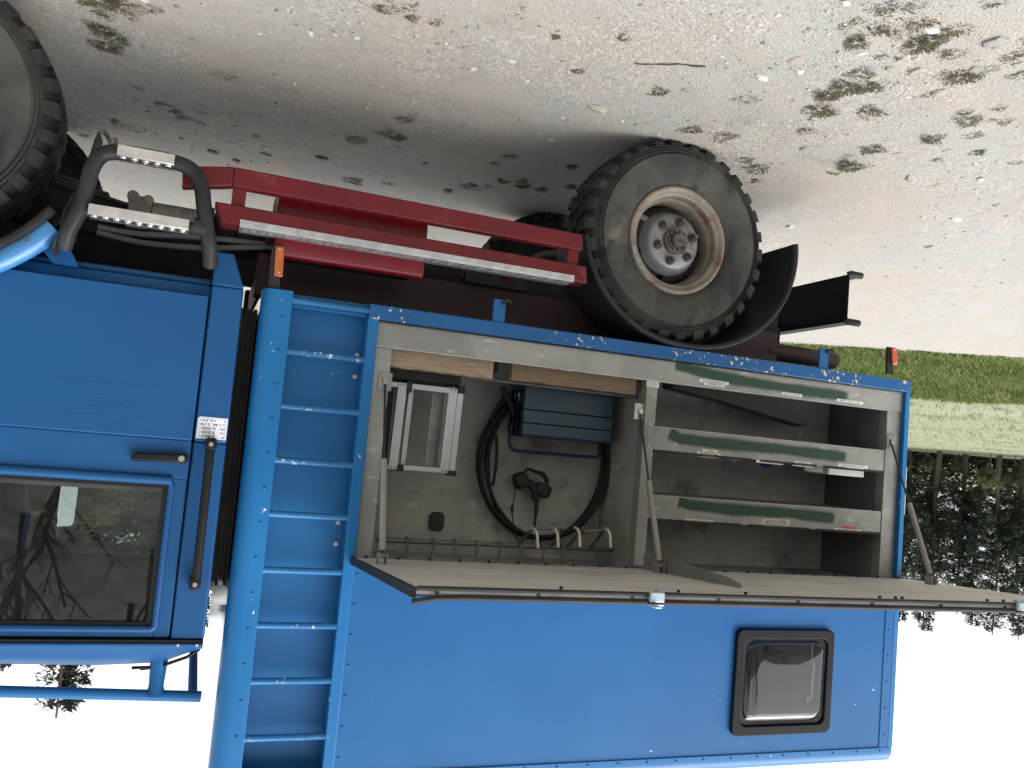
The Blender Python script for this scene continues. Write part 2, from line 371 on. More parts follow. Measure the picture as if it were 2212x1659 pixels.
    c = mix(ramp(sep.outputs[1], -14.0, -17.0), c, lit)
    L.new(c, b.inputs['Base Color'])
    bp = N.new('ShaderNodeBump'); bp.inputs['Strength'].default_value = .55; bp.inputs['Distance'].default_value = .012
    hh = mul(mul(nz(38, 6, .7), .6), mul(ramp(vo.outputs['Distance'], 0, .7), -.35), 'ADD')
    L.new(hh, bp.inputs['Height']); L.new(bp.outputs[0], b.inputs['Normal'])
    MATS['gravel_ground'] = m
ground_mat()
ground = tag(build('ground', gm, 'gravel_ground', fix=False, sharp=80), None, kind='structure')

# ------------------------------------------------------------------ the truck
T = empty('box_truck', (1.6, .9, 0))
tag(T, 'blue box truck parked on the gravel with its side locker flap raised', 'truck')

# ---- box body
BX1, BZ0, BZ1, BW = 3.085, .945, 2.772, 1.80
shell = MB()
shell.box(.03, 3.04, 1.765, 1.80, BZ0, 2.74)                   # far wall
shell.box(0, .03, .03, 1.79, BZ0, 2.74)                        # rear wall
shell.box(.03, 3.04, .03, 1.765, BZ0, BZ0 + .05)               # floor
shell.box(.03, 3.05, .06, 1.765, 2.735, BZ1)                   # roof
body = build('box_body', shell, 'blue', T, bevel=.006)
# upper side panel with the window opening
WX0, WX1, WZ0, WZ1 = .425, .895, 2.185, 2.585
up = MB(); y0, y1 = 0, .03
up.box(.03, WX0, y0, y1, 1.909, 2.70); up.box(WX1, 2.648, y0, y1, 1.909, 2.70)
up.box(WX0, WX1, y0, y1, 1.909, WZ0); up.box(WX0, WX1, y0, y1, WZ1, 2.70)
build('side_panel', up, 'blue', body)
mb = MB(); mb.box(2.648, 2.690, -.004, .03, .95, 2.70); build('ladder_stile', mb, 'blue_post', body, bevel=.004)
mb = MB(); mb.box(0.0, 2.690, -.006, .03, BZ0, 1.003); build('bottom_rail', mb, 'blue_chipped', body, bevel=.005)
mb = MB(); mb.prism([(0.004, -.003), (.034, -.006), (.034, .03), (.0, .03), (-.002, .012)], 'z', 1.003, 2.70); build('rear_post', mb, 'blue_post', body, bevel=.003)
# overlapping trim on the rear edge and rounded roof edge
mb = MB(); mb.box(.034, .085, -.004, 0, 1.935, 2.70); build('rear_trim', mb, 'blue', body)
prof = [(0.0, 2.70), (-.006, 2.70), (-.006, 2.722)] + [(-.006 + .05 * (1 - math.cos(R(a))), 2.722 + .05 * math.sin(R(a))) for a in range(10, 91, 10)] + [(.06, BZ1), (.06, 2.75), (.03, 2.735), (.0, 2.72)]
mb = MB(); mb.prism([(p[0], p[1]) for p in prof], 'x', 0.012, 3.04); build('roof_edge', mb, 'blue_post', body)
# front corner post with rounded nose, and the box's front wall
rc = .055
pp = [(2.976, .0)] + [(2.976, -.004), (3.022, -.004)] + [(BX1 - rc + rc * math.sin(R(a)), -.004 + rc * (1 - math.cos(R(a)))) for a in range(15, 91, 15)] + [(BX1, .09), (3.05, .09), (3.05, .05), (2.976, .03)]
mb = MB(); mb.prism(pp, 'z', .94, 2.735); build('corner_post', mb, 'blue_post', body, bevel=.002)
mb = MB(); mb.box(3.052, BX1 - .004, .09, 1.80, .945, BZ1); build('front_wall', mb, 'box_front', body)
# ladder: a recess with rungs
lad = MB(); LD = .085
lad.box(2.690, 2.976, LD, LD + .02, .95, 2.735); lad.box(2.672, 2.6905, .03, LD + .02, .95, 2.735); lad.box(2.9755, 2.992, .03, LD + .02, .95, 2.735)
ladder = build('ladder', lad, 'blue', T)
for z in (.972, 1.163, 1.366, 1.566, 1.763, 1.966, 2.165, 2.364, 2.565):
    mb = MB(); mb.tube([(2.680, .012, z), (2.694, .012, z), (2.972, .012, z), (2.986, .012, z)], [.017, .0125, .0125, .017], 12); build('rung', mb, 'blue_rung', ladder)
for (x, z) in ((2.705, 1.14), (2.705, 1.225), (2.712, 1.79), (2.712, 1.87)):
    mb = MB(); mb.cyl((x, LD - .008, z), .009, .009, 'y', 12); mb.cyl((x, LD - .012, z), .005, .006, 'y', 6); build('bolt', mb, 'alu_edge', ladder)
# rivets: small domes, joined
rv = MB()
def dome(mbx, x, z, y, r=.006):
    pr = [(r, y), (r * .8, y - r * .45), (r * .35, y - r * .75), (.0003, y - r * .8)]
    mbx.lathe(pr, (x, 0, z), 10)
for i in range(14): dome(rv, 3.005 + .002 * math.sin(i), 1.04 + i * .126, -.004)
for i in range(21): dome(rv, .08 + i * .139, 2.712, -.006, .0055)
for i in range(6): dome(rv, .06, 2.03 + i * .122, -.004, .0055)
for i in range(7): dome(rv, 2.633, 1.97 + i * .112, 0, .0055)
tag(build('rivets', rv, 'blue', body), None, kind='stuff')
rv = MB()
for i in range(13): 
    for yy in (.12, 1.77): rv.lathe([(.004, 0), (.003, .003), (.0003, .004)], (0, 0, 0), 6)
# box window
win = MB(); win.ring(rrect(.397, .929, 2.153, 2.615, .03), rrect(.432, .892, 2.192, 2.575, .035), 'y', -.022, .004)
wnd = build('window', win, 'black_trim', T, bevel=.004)
mb = MB(); mb.ring(rrect(.4335, .8905, 2.1935, 2.5735, .035), rrect(.452, .872, 2.214, 2.556, .05), 'y', -.010, .012); build('inner_frame', mb, 'rubber', wnd, bevel=.003)
mb = MB(); lo = rrect(.448, .868, 2.205, 2.548, .045); nI = len(lo)
def sc(L_, k, cx=.658, cz=2.377): return [(cx + (x - cx) * k, cz + (z - cz) * k) for x, z in L_]
rings = [(lo, -.012), (sc(lo, .975), -.0175), (sc(lo, .90), -.0200), (sc(lo, .6), -.0212), (sc(lo, .2), -.0215)]
vsx = [(x, y, z) for L_, y in rings for x, z in L_]
fsx = [(i * nI + j, i * nI + (j + 1) % nI, (i + 1) * nI + (j + 1) % nI, (i + 1) * nI + j) for i in range(4) for j in range(nI)] + [tuple(range(4 * nI, 5 * nI))]
mb.add(vsx, fsx); build('pane', mb, 'acrylic', wnd, sharp=60)
mb = MB(); mb.box(.43, .895, .045, .05, 2.19, 2.58); build('blind', mb, 'blind_grey', wnd)
mb = MB(); mb.tube([(.498, -.008, 2.30), (.503, -.008, 2.47)], .0060, 8); mb.box(.515, .527, -.01, .004, 2.455, 2.478); mb.tube([(.508, -.004, 2.22), (.508, -.004, 2.30)], .004, 6); build('window_stay', mb, 'white_plastic', wnd)
mb = MB(); mb.box(.452, .872, -.006, .006, 2.543, 2.551); build('blind_bar', mb, 'white_plastic', wnd)
mb = MB(); mb.box(.452, .872, -.006, .006, 2.555, 2.566); build('blind_bar', mb, 'white_plastic', wnd)
mb = MB(); mb.box(-.004, -.001, .002, .02, 1.37, 1.60); build('reflective_strip', mb, 'white_label', body)

# ---- side locker: lining, frame, shelves
LB, LF, LT = .42, 1.022, 1.935
lk = MB()
lk.box(.09, 2.66, LB, LB + .02, LF - .02, LT)                          # back
lk.box(.09, 2.66, .045, LB, LF - .02, LF)                              # floor
lk.box(.09, 2.66, .045, LB, LT, LT + .015)                             # ceiling
lk.box(2.645, 2.66, .045, LB, LF, LT); lk.box(.09, .105, .045, LB, LF, LT)
locker = build('locker_lining', lk, 'locker_wall', T)
mb = MB(); mb.box(1.418, 1.436, .05, LB - .001, LF, LT); build('divider', mb, 'locker_wall', locker)
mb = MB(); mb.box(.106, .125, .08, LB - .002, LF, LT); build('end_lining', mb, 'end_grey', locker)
mb = MB(); mb.prism(rrect(2.195, 2.262, 1.755, 1.835, .02), 'y', LB - .02, LB - .002); build('latch_cover', mb, 'locker_dark', locker, bevel=.006)
mb = MB(); mb.prism(rrect(1.33, 1.385, 1.775, 1.845, .012), 'y', .20, .26); build('latch_knob', mb, 'locker_dark', locker, bevel=.006)
fr = MB()
sill = MB(); sill.box(.034, 2.648, .014, .018, 1.007, 1.100); sill.box(.034, 2.648, .018, .055, 1.007, 1.0085)
sl_o = build('locker_sill', sill, 'alu', T, bevel=.001)
mb = MB(); mb.box(.036, 2.647, .0135, .042, 1.1002, 1.1032); build('sill_edge', mb, 'alu_edge', sl_o)
mb = MB(); mb.tube([(.03, .006, 1.0055), (2.648, .006, 1.0055)], .0045, 6); build('sill_seal', mb, 'rubber', sl_o)
mb = MB(); mb.box(2.582, 2.648, .0205, .026, 1.104, 1.909); mb.box(2.582, 2.586, .026, .075, 1.104, 1.909); jb = build('locker_jamb', mb, 'alu', T, bevel=.001)
mb = MB(); mb.box(.034, .118, .0205, .026, 1.104, 1.909); mb.box(.114, .118, .026, .075, 1.104, 1.909); build('locker_jamb', mb, 'alu_dull', T, bevel=.001)
pst = MB(); pst.box(1.400, 1.452, .0215, .026, 1.100, 1.90); pst.box(1.448, 1.452, .026, .075, 1.10, 1.90); pst.box(1.400, 1.404, .026, .075, 1.10, 1.90)
post = build('locker_post', pst, 'alu', T, bevel=.001)
mb = MB()
for z in (1.03, 1.065, 1.29, 1.385, 1.58, 1.68): mb.lathe([(.005, .0205), (.004, .0175), (.0003, .0165)], (1.425, 0, z), 10)
tag(build('rivets', mb, 'alu_edge', post), None, kind='stuff')
mb = MB(); mb.box(1.395, 1.457, .0195, .0213, 1.100, 1.130); build('gusset', mb, 'alu_edge', post)
def label_part(parent, lines, y, mtl='white_label'):        # lines: (x_right_edge .. as x0,x1,z0,text)
    for (x0, x1, z0, h, txt) in lines:
        x0, x1 = x0 - .006, x1 + .006; h *= 1.12
        mb = MB(); mb.box(x0, x1, y, y + .0006, z0, z0 + h)
        if txt: text_mb(mb, txt, (x0 + x1) / 2, z0 + h * .2, h * .62, y - .0004, 1, 'CENTER', (x1 - x0) * min(.8, .06 * len(txt) + .1))
        o = build('label', mb, [mtl, 'grey_ink'], parent, smooth=False, fix=False)
def stroke(parent, pts, wd, y):
    me_v, me_f, uvs = [], [], []
    n = 40; P = []
    for i in range(n + 1):
        t = i / n * (len(pts) - 1); k = min(int(t), len(pts) - 2); u = t - k; u = u * u * (3 - 2 * u) if False else u
        P.append((pts[k][0] * (1 - u) + pts[k + 1][0] * u, pts[k][1] * (1 - u) + pts[k + 1][1] * u))
    mb = MB()
    for i in range(n + 1):
        a = P[max(0, i - 2)]; b = P[min(n, i + 2)]; dx, dz = b[0] - a[0], b[1] - a[1]; l = math.hypot(dx, dz) or 1
        ww = wd * 1.75 * (1 + .05 * math.sin(i * .9) + .08 * math.sin(i * .37 + 2))
        mb.v += [(P[i][0] - dz / l * ww, y, P[i][1] + dx / l * ww), (P[i][0] + dz / l * ww, y, P[i][1] - dx / l * ww)]
    for i in range(n): mb.f.append((2 * i, 2 * i + 1, 2 * i + 3, 2 * i + 2)); mb.m.append(0)
    o = build('paint_stroke', mb, 'green_spray', parent, smooth=False, fix=False)
    uvl = o.data.uv_layers.new(name='UVMap')
    for p in o.data.polygons:
        for li, vi in zip(p.loop_indices, p.vertices): 
            e = min(vi // 2, n - vi // 2) / n
            uvl.data[li].uv = (e, vi % 2)
def shelf(z0, z1, strokes, labels, notches, zl=0.0):
    mb = MB(); Y = .024
    x = 1.398
    segs = []
    mb.box(.120, 1.398, Y, Y + .003, z0, z1 - .006); mb.box(.120, 1.398, Y + .003, LB - .01, z0, z0 + .003)     # lip and tray floor
    s = build('shelf', mb, 'alu', T, bevel=.001)
    mb = MB(); mb.box(.121, 1.398, Y - .001, Y + .012, z0 - .0025, z0 - .0003); build('lip_edge', mb, 'alu_edge', s)
    xs = [1.397] + [q for nn in notches for q in (nn + .02, nn - .02)] + [.121]
    for i in range(0, len(xs), 2):
        mb = MB(); mb.box(xs[i + 1], xs[i], Y - .0015, Y + .0045, z1 - .010, z1 + .001); build('edge_strip', mb, 'rubber', s)
    for pts, wd in strokes: stroke(s, pts, wd, Y - .0008)
    for mtl, ln in labels: label_part(s, ln, Y - .0012, mtl)
    return s
ST = lambda zs, xs: list(zip(xs, zs))
shelf(1.300, 1.408, [([(1.325, 1.318), (1.27, 1.341), (1.0, 1.344), (.72, 1.342), (.5, 1.346), (.345, 1.349)], .020)],
      [('cream_label', [(1.075, 1.145, 1.375, .0125, 'BOIS'), (1.060, 1.170, 1.387, .013, 'PIED DE BICHE'), (1.067, 1.160, 1.3985, .011, 'CLIQUETS')]),
       ('white_label', [(.72, .855, 1.400, .012, 'BOULONS DE PLAQUES'), (.56, .64, 1.389, .012, 'GOUPILLES'), (.545, .655, 1.400, .0115, 'BOULONS ANCRES'), (.225, .39, 1.3805, .013, 'CLEFS PLATES MIXTES'), (.25, .345, 1.395, .012, 'MASQUES BROSSE')])], (.86, .50), 0)
shelf(1.596, 1.704, [([(1.255, 1.612), (1.20, 1.625), (.95, 1.634), (.7, 1.630), (.5, 1.638), (.395, 1.642)], .020)],
      [('cream_label', [(1.075, 1.205, 1.687, .013, 'BROSSES - GRAISSE'), (.665, .795, 1.663, .012, 'PINCES COUPANTES'), (.660, .805, 1.6745, .012, 'PINCES COUPE CABLE'), (.67, .79, 1.686, .0125, 'CORDES NAPPE')]),
       ('red_label', [(.275, .345, 1.675, .011, '')]), ('white_label', [(.245, .39, 1.6865, .012, 'CHASSES - DEMI RONDE')])], (.90, .52), 0)
# third row: strokes and labels on the sill itself
stroke(sl_o, [(1.33, 1.018), (1.22, 1.034), (1.0, 1.052), (.8, 1.056), (.6, 1.061), (.36, 1.058)], .019, .0128)
label_part(sl_o, [(1.05, 1.19, 1.066, .0125, 'CLEFS A PIPE ET PLATE GROS Ø'), (1.07, 1.165, 1.0785, .0125, 'CLEFS A MOLLETTE'), (.645, .745, 1.078, .012, 'CLEFS A PIPE'), (.285, .43, 1.0765, .012, 'CLEFS A CLIQUET DYNAMO')], .0122)

# ---- hook rail across the locker's top
hr = MB(); hr.tube([(1.30, .25, 1.862), (2.52, .25, 1.868)], .0105, 10)
rail = build('hook_rail', hr, 'hook_grey', T)
for x in (2.394, 2.281, 2.185, 2.088, 1.987, 1.887, 1.784, 1.689):
    mb = MB(); mb.box(x - .006, x + .006, .232, .238, 1.855, LT); mb.box(x - .006, x + .006, .238, .262, 1.850, 1.855); build('hanger_bar', mb, 'hook_grey', rail)
mb = MB(); mb.box(1.385, 1.412, .235, .262, 1.845, LT); build('end_bracket', mb, 'hook_grey', rail)
for x0, x1 in ((1.745, 1.895), (1.555, 1.665)):
    mb = MB(); mb.tube([(x0, .25, 1.862), (x0, .16, 1.80), (x0 + .01, .11, 1.765), (x1 - .01, .11, 1.775), (x1, .16, 1.80), (x1, .25, 1.862)], .007, 8); build('cable_hook', mb, 'hook_grey', rail)
for x, z in ((1.892, 1.775), (1.80, 1.768), (1.700, 1.760), (1.555, 1.758)):
    mb = MB(); mb.tube([(x, .115, z), (x, .085, z + .004), (x - .004, .07, z + .02), (x - .008, .062, z + .075)], .0065, 8); build('hook_prong', mb, 'hook_pale', rail)

# ---- flap with trim, latches, fin, struts
HZ, OZ, FY = 1.906, 1.846, -.955
def fl(y, d=0.0): return HZ + (OZ - HZ) * (y / FY) + d
FX0, FX1 = -.03, 2.655
fm = MB(); fm.hexa([(FX0, FY, fl(FY)), (FX1, FY, fl(FY)), (FX1, -.012, fl(0)), (FX0, -.012, fl(0)), (FX0, FY, fl(FY, .020)), (FX1, FY, fl(FY, .020)), (FX1, -.012, fl(0, .020)), (FX0, -.012, fl(0, .020))])
flap = build('locker_flap', fm, 'flap_inner', T, bevel=.001)
mb = MB(); mb.hexa([(FX0 - .003, FY - .003, fl(FY, .0205)), (FX1 + .003, FY - .003, fl(FY, .0205)), (FX1 + .003, -.006, fl(0, .0205)), (FX0 - .003, -.006, fl(0, .0205)), (FX0 - .003, FY - .003, fl(FY, .0235)), (FX1 + .003, FY - .003, fl(FY, .0235)), (FX1 + .003, -.006, fl(0, .0235)), (FX0 - .003, -.006, fl(0, .0235))])
build('outer_skin', mb, 'blue', flap)
mb = MB(); mb.box(FX0, FX1 - .06, FY - .012, FY - .001, fl(FY, .003), fl(FY, .018)); build('edge_trim', mb, 'alu_dull', flap, bevel=.002)
mb = MB(); mb.tube([(FX0, FY - .013, fl(FY, -.001)), (FX1, FY - .013, fl(FY, -.001))], .0068, 8); mb.tube([(FX0, FY - .015, fl(FY, .022)), (FX1 - .12, FY - .015, fl(FY, .022)), (FX1 - .05, FY - .018, fl(FY, .024)), (FX1 - .005, FY - .024, fl(FY, .031)), (FX1 + .014, FY - .022, fl(FY, .034))], .0082, 8); build('edge_seal', mb, 'rubber', flap)
mb = MB(); mb.hexa([(FX1 + .001, FY - .012, fl(FY, -.004)), (FX1 + .012, FY - .012, fl(FY, -.004)), (FX1 + .012, -.01, fl(0, -.004)), (FX1 + .001, -.01, fl(0, -.004)), (FX1 + .001, FY - .012, fl(FY, .027)), (FX1 + .012, FY - .012, fl(FY, .027)), (FX1 + .012, -.01, fl(0, .026)), (FX1 + .001, -.01, fl(0, .026))])
build('end_seal', mb, 'rubber', flap, bevel=.003)
mb = MB(); mb.box(FX1 - .058, FX1 - .045, FY - .011, FY - .002, fl(FY, .003), fl(FY, .017)); build('trim_end', mb, 'flap_inner', flap)
mb = MB(); mb.box(0.0, 2.648, -.010, 0.0, 1.909, 1.934); build('hinge', mb, 'blue', flap)
for x in (1.925, .43):
    mb = MB(); mb.box(x - .024, x + .024, FY - .030, FY - .013, fl(FY, -.010), fl(FY, .020)); mb.box(x - .024, x + .024, FY - .03, FY + .03, fl(FY, .0245), fl(FY, .031)); mb.box(x + .0, x + .024, FY - .06, FY - .013, fl(FY, .026), fl(FY, .032)); mb.box(x - .09, x - .02, FY + .01, FY + .03, fl(FY, -.010), fl(FY, -.003))
    build('latch', mb, 'pale_blue', flap, bevel=.003)
mb = MB(); mb.prism([(-.02, fl(-.02)), (-.02, fl(-.02) - .062), (-.30, fl(-.3) - .052), (-.62, fl(-.62) - .030), (-.70, fl(-.7) - .014), (-.71, fl(-.71))], 'x', 1.424, 1.430)
build('stiffener', mb, 'alu_dull', flap)
mb = MB()
for i in range(22): x = .05 + i * .122; mb.cyl((x, -.03, fl(-.03) - .010), .006, .012, 'z', 8)
for i in range(9): x = .2 + i * .30; mb.cyl((x, FY - .016, fl(FY, .010)), .005, .006, 'y', 8)
for x in (2.2, 1.83, 1.80, 1.55, 1.0, .93, .9, .5, .42, .1): mb.cyl((x, FY + .06, fl(FY + .06) - .008), .0055, .009, 'z', 8)
tag(build('bolts', mb, 'rod', flap), None, kind='stuff')
def strut(a, b, bx):
    a, b = Vector(a), Vector(b); d = b - a
    s = MB(); s.tube([a + d * .47, a + d * .97], .0125, 12); st = build('gas_strut', s, 'strut_grey', T)
    s = MB(); s.tube([a, a + d * .48], .0048, 8); build('piston_rod', s, 'rod', st)
    s = MB(); s.box(a.x - .026, a.x + .026, a.y - .001, a.y + .006, a.z - .035, a.z + .035); s.cyl((a.x, a.y - .014, a.z), .011, .016, 'y', 10)
    for dx in (-.016, .016):
        for dz in (-.024, .024): s.cyl((a.x + dx, a.y - .005, a.z + dz), .004, .005, 'y', 8)
    build('foot_bracket', s, bx, st)
    s = MB(); s.box(b.x - .016, b.x - .012, b.y - .02, b.y + .02, b.z - .012, fl(b.y) + .002); s.box(b.x + .012, b.x + .016, b.y - .02, b.y + .02, b.z - .012, fl(b.y) + .002); s.cyl((b.x - .02, b.y, b.z), .006, .04, 'x', 8)
    build('head_bracket', s, 'strut_grey', st)
strut((2.598, .0145, 1.235), (2.600, -.25, 1.864), 'alu_dull')
strut((1.468, .040, 1.240), (1.455, -.195, 1.866), 'alu_edge')
strut((.092, .0145, 1.255), (.10, -.27, 1.862), 'alu_dull')
mb = MB(); mb.box(1.436, 1.449, .035, .05, 1.10, 1.30); build('strut_channel', mb, 'alu_dull', post)

# ---- chassis, axles
ch = MB()
ch.box(.55, 3.10, .33, .42, .745, .925); ch.box(.55, 3.10, 1.38, 1.47, .745, .925)
frame = build('subframe', ch, 'frame_red', T, bevel=.006)
mb = MB(); mb.tube([(.60, .372, .838), (.165, .372, .838), (.150, .372, .838), (.143, .372, .838)], [.046, .046, .040, .012], 16); build('subframe_tube', mb, 'frame_red', frame)
mb = MB(); mb.tube([(.60, 1.428, .838), (.15, 1.428, .838)], .046, 12); build('subframe_tube', mb, 'frame_red', frame)
for x in (.60, 1.0, 2.0, 3.0):
    mb = MB(); mb.box(x, x + .08, .42, 1.38, .76, .90); build('cross_member', mb, 'frame_red', frame)
mb = MB(); mb.box(.5, 4.95, .48, .56, .60, .742); mb.box(.5, 4.95, 1.24, 1.32, .60, .742); build('chassis_rail', mb, 'chassis', T, bevel=.005)
for x in (1.34, 4.29):
    mb = MB(); mb.tube([(x, .30, .455), (x, 1.46, .455)], .045, 12); mb.lathe([(.001, -.13), (.09, -.10), (.15, 0), (.09, .10), (.001, .13)], (x, .9, .455), 18); build('axle', mb, 'chassis', T)
def leaf(x0, x1, y, zc, sag, n=12):
    mb = MB()
    for k in range(4):
        s = 1 - k * .17; top = []
        P = []
        for i in range(n + 1):
            u = -1 + 2 * i / n; P.append(((x0 + x1) / 2 + u * s * (x1 - x0) / 2, zc + sag * (u * s) ** 2 - k * .014))
        for i in range(n):
            (xa, za), (xb, zb) = P[i], P[i + 1]
            mb.hexa([(xa, y, za - .011), (xb, y, zb - .011), (xb, y + .06, zb - .011), (xa, y + .06, za - .011), (xa, y, za), (xb, y, zb), (xb, y + .06, zb), (xa, y + .06, za)])
    return build('leaf_spring', mb, 'chassis', T)
leaf(.80, 1.88, .50, .53, .07); leaf(.80, 1.88, 1.24, .53, .07); leaf(3.56, 4.9, .36, .58, .07); leaf(3.56, 4.9, 1.30, .58, .07)
mb = MB(); mb.box(3.515, 3.60, .335, .46, .60, .73); mb.cyl((3.585, .33, .605), .022, .13, 'y', 12); mb.cyl((3.53, .33, .612), .02, .13, 'y', 12); build('spring_hanger', mb, 'chassis_dirt', T, bevel=.006)
mb = MB(); mb.tube([(3.512, .40, .675), (3.315, .40, .675)], .072, 20); mb.tube([(3.330, .40, .675), (3.312, .40, .675)], .076, 20); build('muffler', mb, 'muffler', T)
mb = MB(); mb.box(3.285, 3.31, .33, .50, .60, .76); mb.box(2.99, 3.285, .46, .50, .585, .70); build('muffler_bracket', mb, 'chassis', T, bevel=.004)
mb = MB(); mb.box(3.10, 3.19, .34, .40, .60, .73); mb.box(3.19, 3.27, .37, .42, .62, .71); build('battery_terminal_box', mb, 'chassis', T, bevel=.005)
for k, (zz, yy, za) in enumerate(((.775, .30, .70), (.742, .31, .668))):
    mb = MB(); P = []
    for i in range(90):
        u = i / 89; P.append((3.69 - u * .64, yy + .015 * math.sin(u * 9), zz + .012 * math.sin(u * 5 + k) - (max(0, u - .6) * .10 * (1 - k * .4))))
    mb.tube(P, [.0125 if i % 2 else .0105 for i in range(90)], 8); build('corrugated_hose', mb, 'conduit', T)
mb = MB(); mb.box(1.95, 2.24, .28, .33, .695, .745); mb.box(2.20, 2.255, .285, .30, .690, .702); mb.box(2.244, 2.256, .285, .30, .690, .725); mb.tube([(2.0, .30, .74), (2.0, .30, .60)], .014, 8); build('underbody_valve', mb, 'chassis', T, bevel=.004)
# inner wheel housing / floor above the rear wheel so that light does not come through
mb = MB(); mb.box(.55, 2.05, .34, .36, .60, .745); build('wheel_housing', mb, 'chassis', T)

# ---- wheels
def make_wheel():
    ty = MB()
    prof = [(.228, .250), (.240, .268), (.275, .285), (.330, .290), (.385, .283), (.420, .262), (.438, .235), (.440, .145), (.438, .040), (.424, .012),
            (.418, .000), (.414, .008), (.410, .008), (.405, -.006), (.401, .003), (.397, .003), (.392, -.011), (.388, -.002), (.384, -.002), (.377, -.016), (.350, -.017), (.318, -.016), (.285, -.009), (.262, .001), (.246, .012), (.240, .022), (.232, .036)]
    k = len(prof); ty.lathe(prof, (0, 0, 0), 96, mis=[0 if i < 10 else 1 for i in range(k - 1)])
    def block(pts_r, a0, a1, sk=0):   # pts: list of (y, r_in, r_out); block between angles
        V = []
        for a in (a0, a1):
            for (y, ri, ro, sh) in pts_r:
                aa = a + sh
                V += [(ri * math.cos(aa), y, ri * math.sin(aa)), (ro * math.cos(aa), y, ro * math.sin(aa))]
        n = len(pts_r); F = []
        for i in range(n - 1):
            b = 2 * i; c = 2 * n + b
            F += [(b, b + 1, b + 3, b + 2), (c, c + 2, c + 3, c + 1), (b + 1, c + 1, c + 3, b + 3), (b, b + 2, c + 2, c)]
        F += [(0, 2 * n, 2 * n + 1, 1), (2 * n - 2, 2 * n - 1, 4 * n - 1, 4 * n - 2)]
        ty.add(V, F)
    NB = 30; st = 2 * math.pi / NB
    for i in range(NB):
        a = i * st; j = .12 * st * math.sin(i * 2.1)
        lg = .016 if i % 2 else .004
        block([(.002 - lg * .2, .408, .420 + .002, 0), (.008, .415, .441, 0), (.024, .420, .4545, 0), (.075, .430, .4560, .10 * st), (.100, .430, .4565, .45 * st)], a + .06 * st, a + (.64 if i % 2 else .54) * st)
        block([(.098, .43, .457, .0), (.122, .43, .4575, .32 * st), (.146, .43, .4575, 0.05 * st)], a + .62 * st, a + 1.18 * st)
        block([(.146, .43, .4575, .0), (.170, .43, .4575, -.30 * st), (.194, .43, .457, 0)], a + .1 * st, a + .66 * st)
        block([(.192, .43, .4565, .3 * st), (.22, .43, .456, 0), (.262, .42, .4530, -.08 * st), (.280, .41, .436, -.08 * st)], a + .5 * st, a + 1.1 * st)
    return ty
wheel_c = [(1.332, .045, .453), (4.29, .045, .453), (1.332, 1.74, .453), (4.29, 1.74, .453)]
def wheel_parts(root):
    c = WL[root.name]
    ty = MB(); t0 = make_wheel(); ty.v = [(x + c.x, y + c.y, z + c.z) for x, y, z in t0.v]; ty.f = t0.f; ty.m = t0.m
    return build('tyre', ty, ['tyre', 'tyre_side'], root, origin=c, sharp=30)
wheels = []
for i, cc in enumerate(wheel_c):
    e = bpy.data.objects.new('wheel', None); col.objects.link(e); e.parent = T; e.location = Vector(cc) - WL[T.name]; WL[e.name] = Vector(cc)
    e.rotation_euler = (0, 0, math.pi if i > 1 else 0); wheels.append(e)
W0 = wheels[0]; c = WL[W0.name]
tyre = wheel_parts(W0)
rm = MB(); rm.lathe([(.232, .040), (.241, .026), (.243, .014), (.238, .006), (.229, .004), (.219, .010), (.213, .018), (.206, .020), (.200, .026), (.197, .040), (.195, .058), (.188, .066), (.184, .080), (.182, .200), (.200, .235), (.226, .25)], c, 72)
rim = build('rim', rm, 'rim', W0, origin=c, sharp=30)
# wheel disc: conical, with six hand holes
ds = MB(); n = 72
prof = [(.1835, .165), (.182, .150), (.174, .128), (.163, .114), (.146, .100), (.135, .074), (.126, .054), (.116, .044), (.07, .040), (.004, .040)]
hole = set()
for k in range(6):
    for d in (-1, 0): hole.add((k * 12 + 5 + d) % 72)
kk = len(prof); base = 0
for i in range(n):
    q = 2 * math.pi * i / n
    for (r, y) in prof: ds.v.append((c.x + r * math.cos(q), c.y + y, c.z + r * math.sin(q)))
for i in range(n):
    for j in range(kk - 1):
        if j in (2, 3) and i in hole: continue
        ds.f.append((i * kk + j, i * kk + j + 1, ((i + 1) % n) * kk + j + 1, ((i + 1) % n) * kk + j)); ds.m.append(0 if j >= 4 else 1)
disc = build('wheel_disc', ds, ['disc', 'disc_dark'], W0, origin=c, sharp=45)
hb = MB(); hb.lathe([(.060, .036), (.060, .026), (.052, .022), (.034, .021), (.032, .004), (.028, -.002), (.010, -.004), (.0085, -.001), (.001, -.001)], c, 32)
hub = build('hub', hb, 'hub', W0, origin=c, sharp=30)
nb = MB()
for k in range(10):
    q = k * math.pi / 5; nb.cyl((c.x + .043 * math.cos(q), c.y + .012, c.z + .043 * math.sin(q)), .007, .012, 'y', 6)
hubbolts = tag(build('hub_bolts', nb, 'hub', W0, origin=c), None, kind='stuff')
nuts = []
for k in range(6):
    q = R(k * 60 + 22); p = Vector((c.x + .091 * math.cos(q), c.y + .004, c.z + .091 * math.sin(q)))
    if k == 0:
        mb = MB(); mb.cyl((p.x, p.y + .012, p.z), .0165, .026, 'y', 6, r2=.018); mb.cyl((p.x, p.y - .004, p.z), .009, .018, 'y', 12); mb.lathe([(.022, .032), (.022, .037)], (p.x, p.y, p.z), 16)
        nut = build('wheel_nut', mb, 'hub', W0, origin=p, sharp=30); nuts.append(nut)
    else: nuts.append(inst(nut, W0, p))
mb = MB()
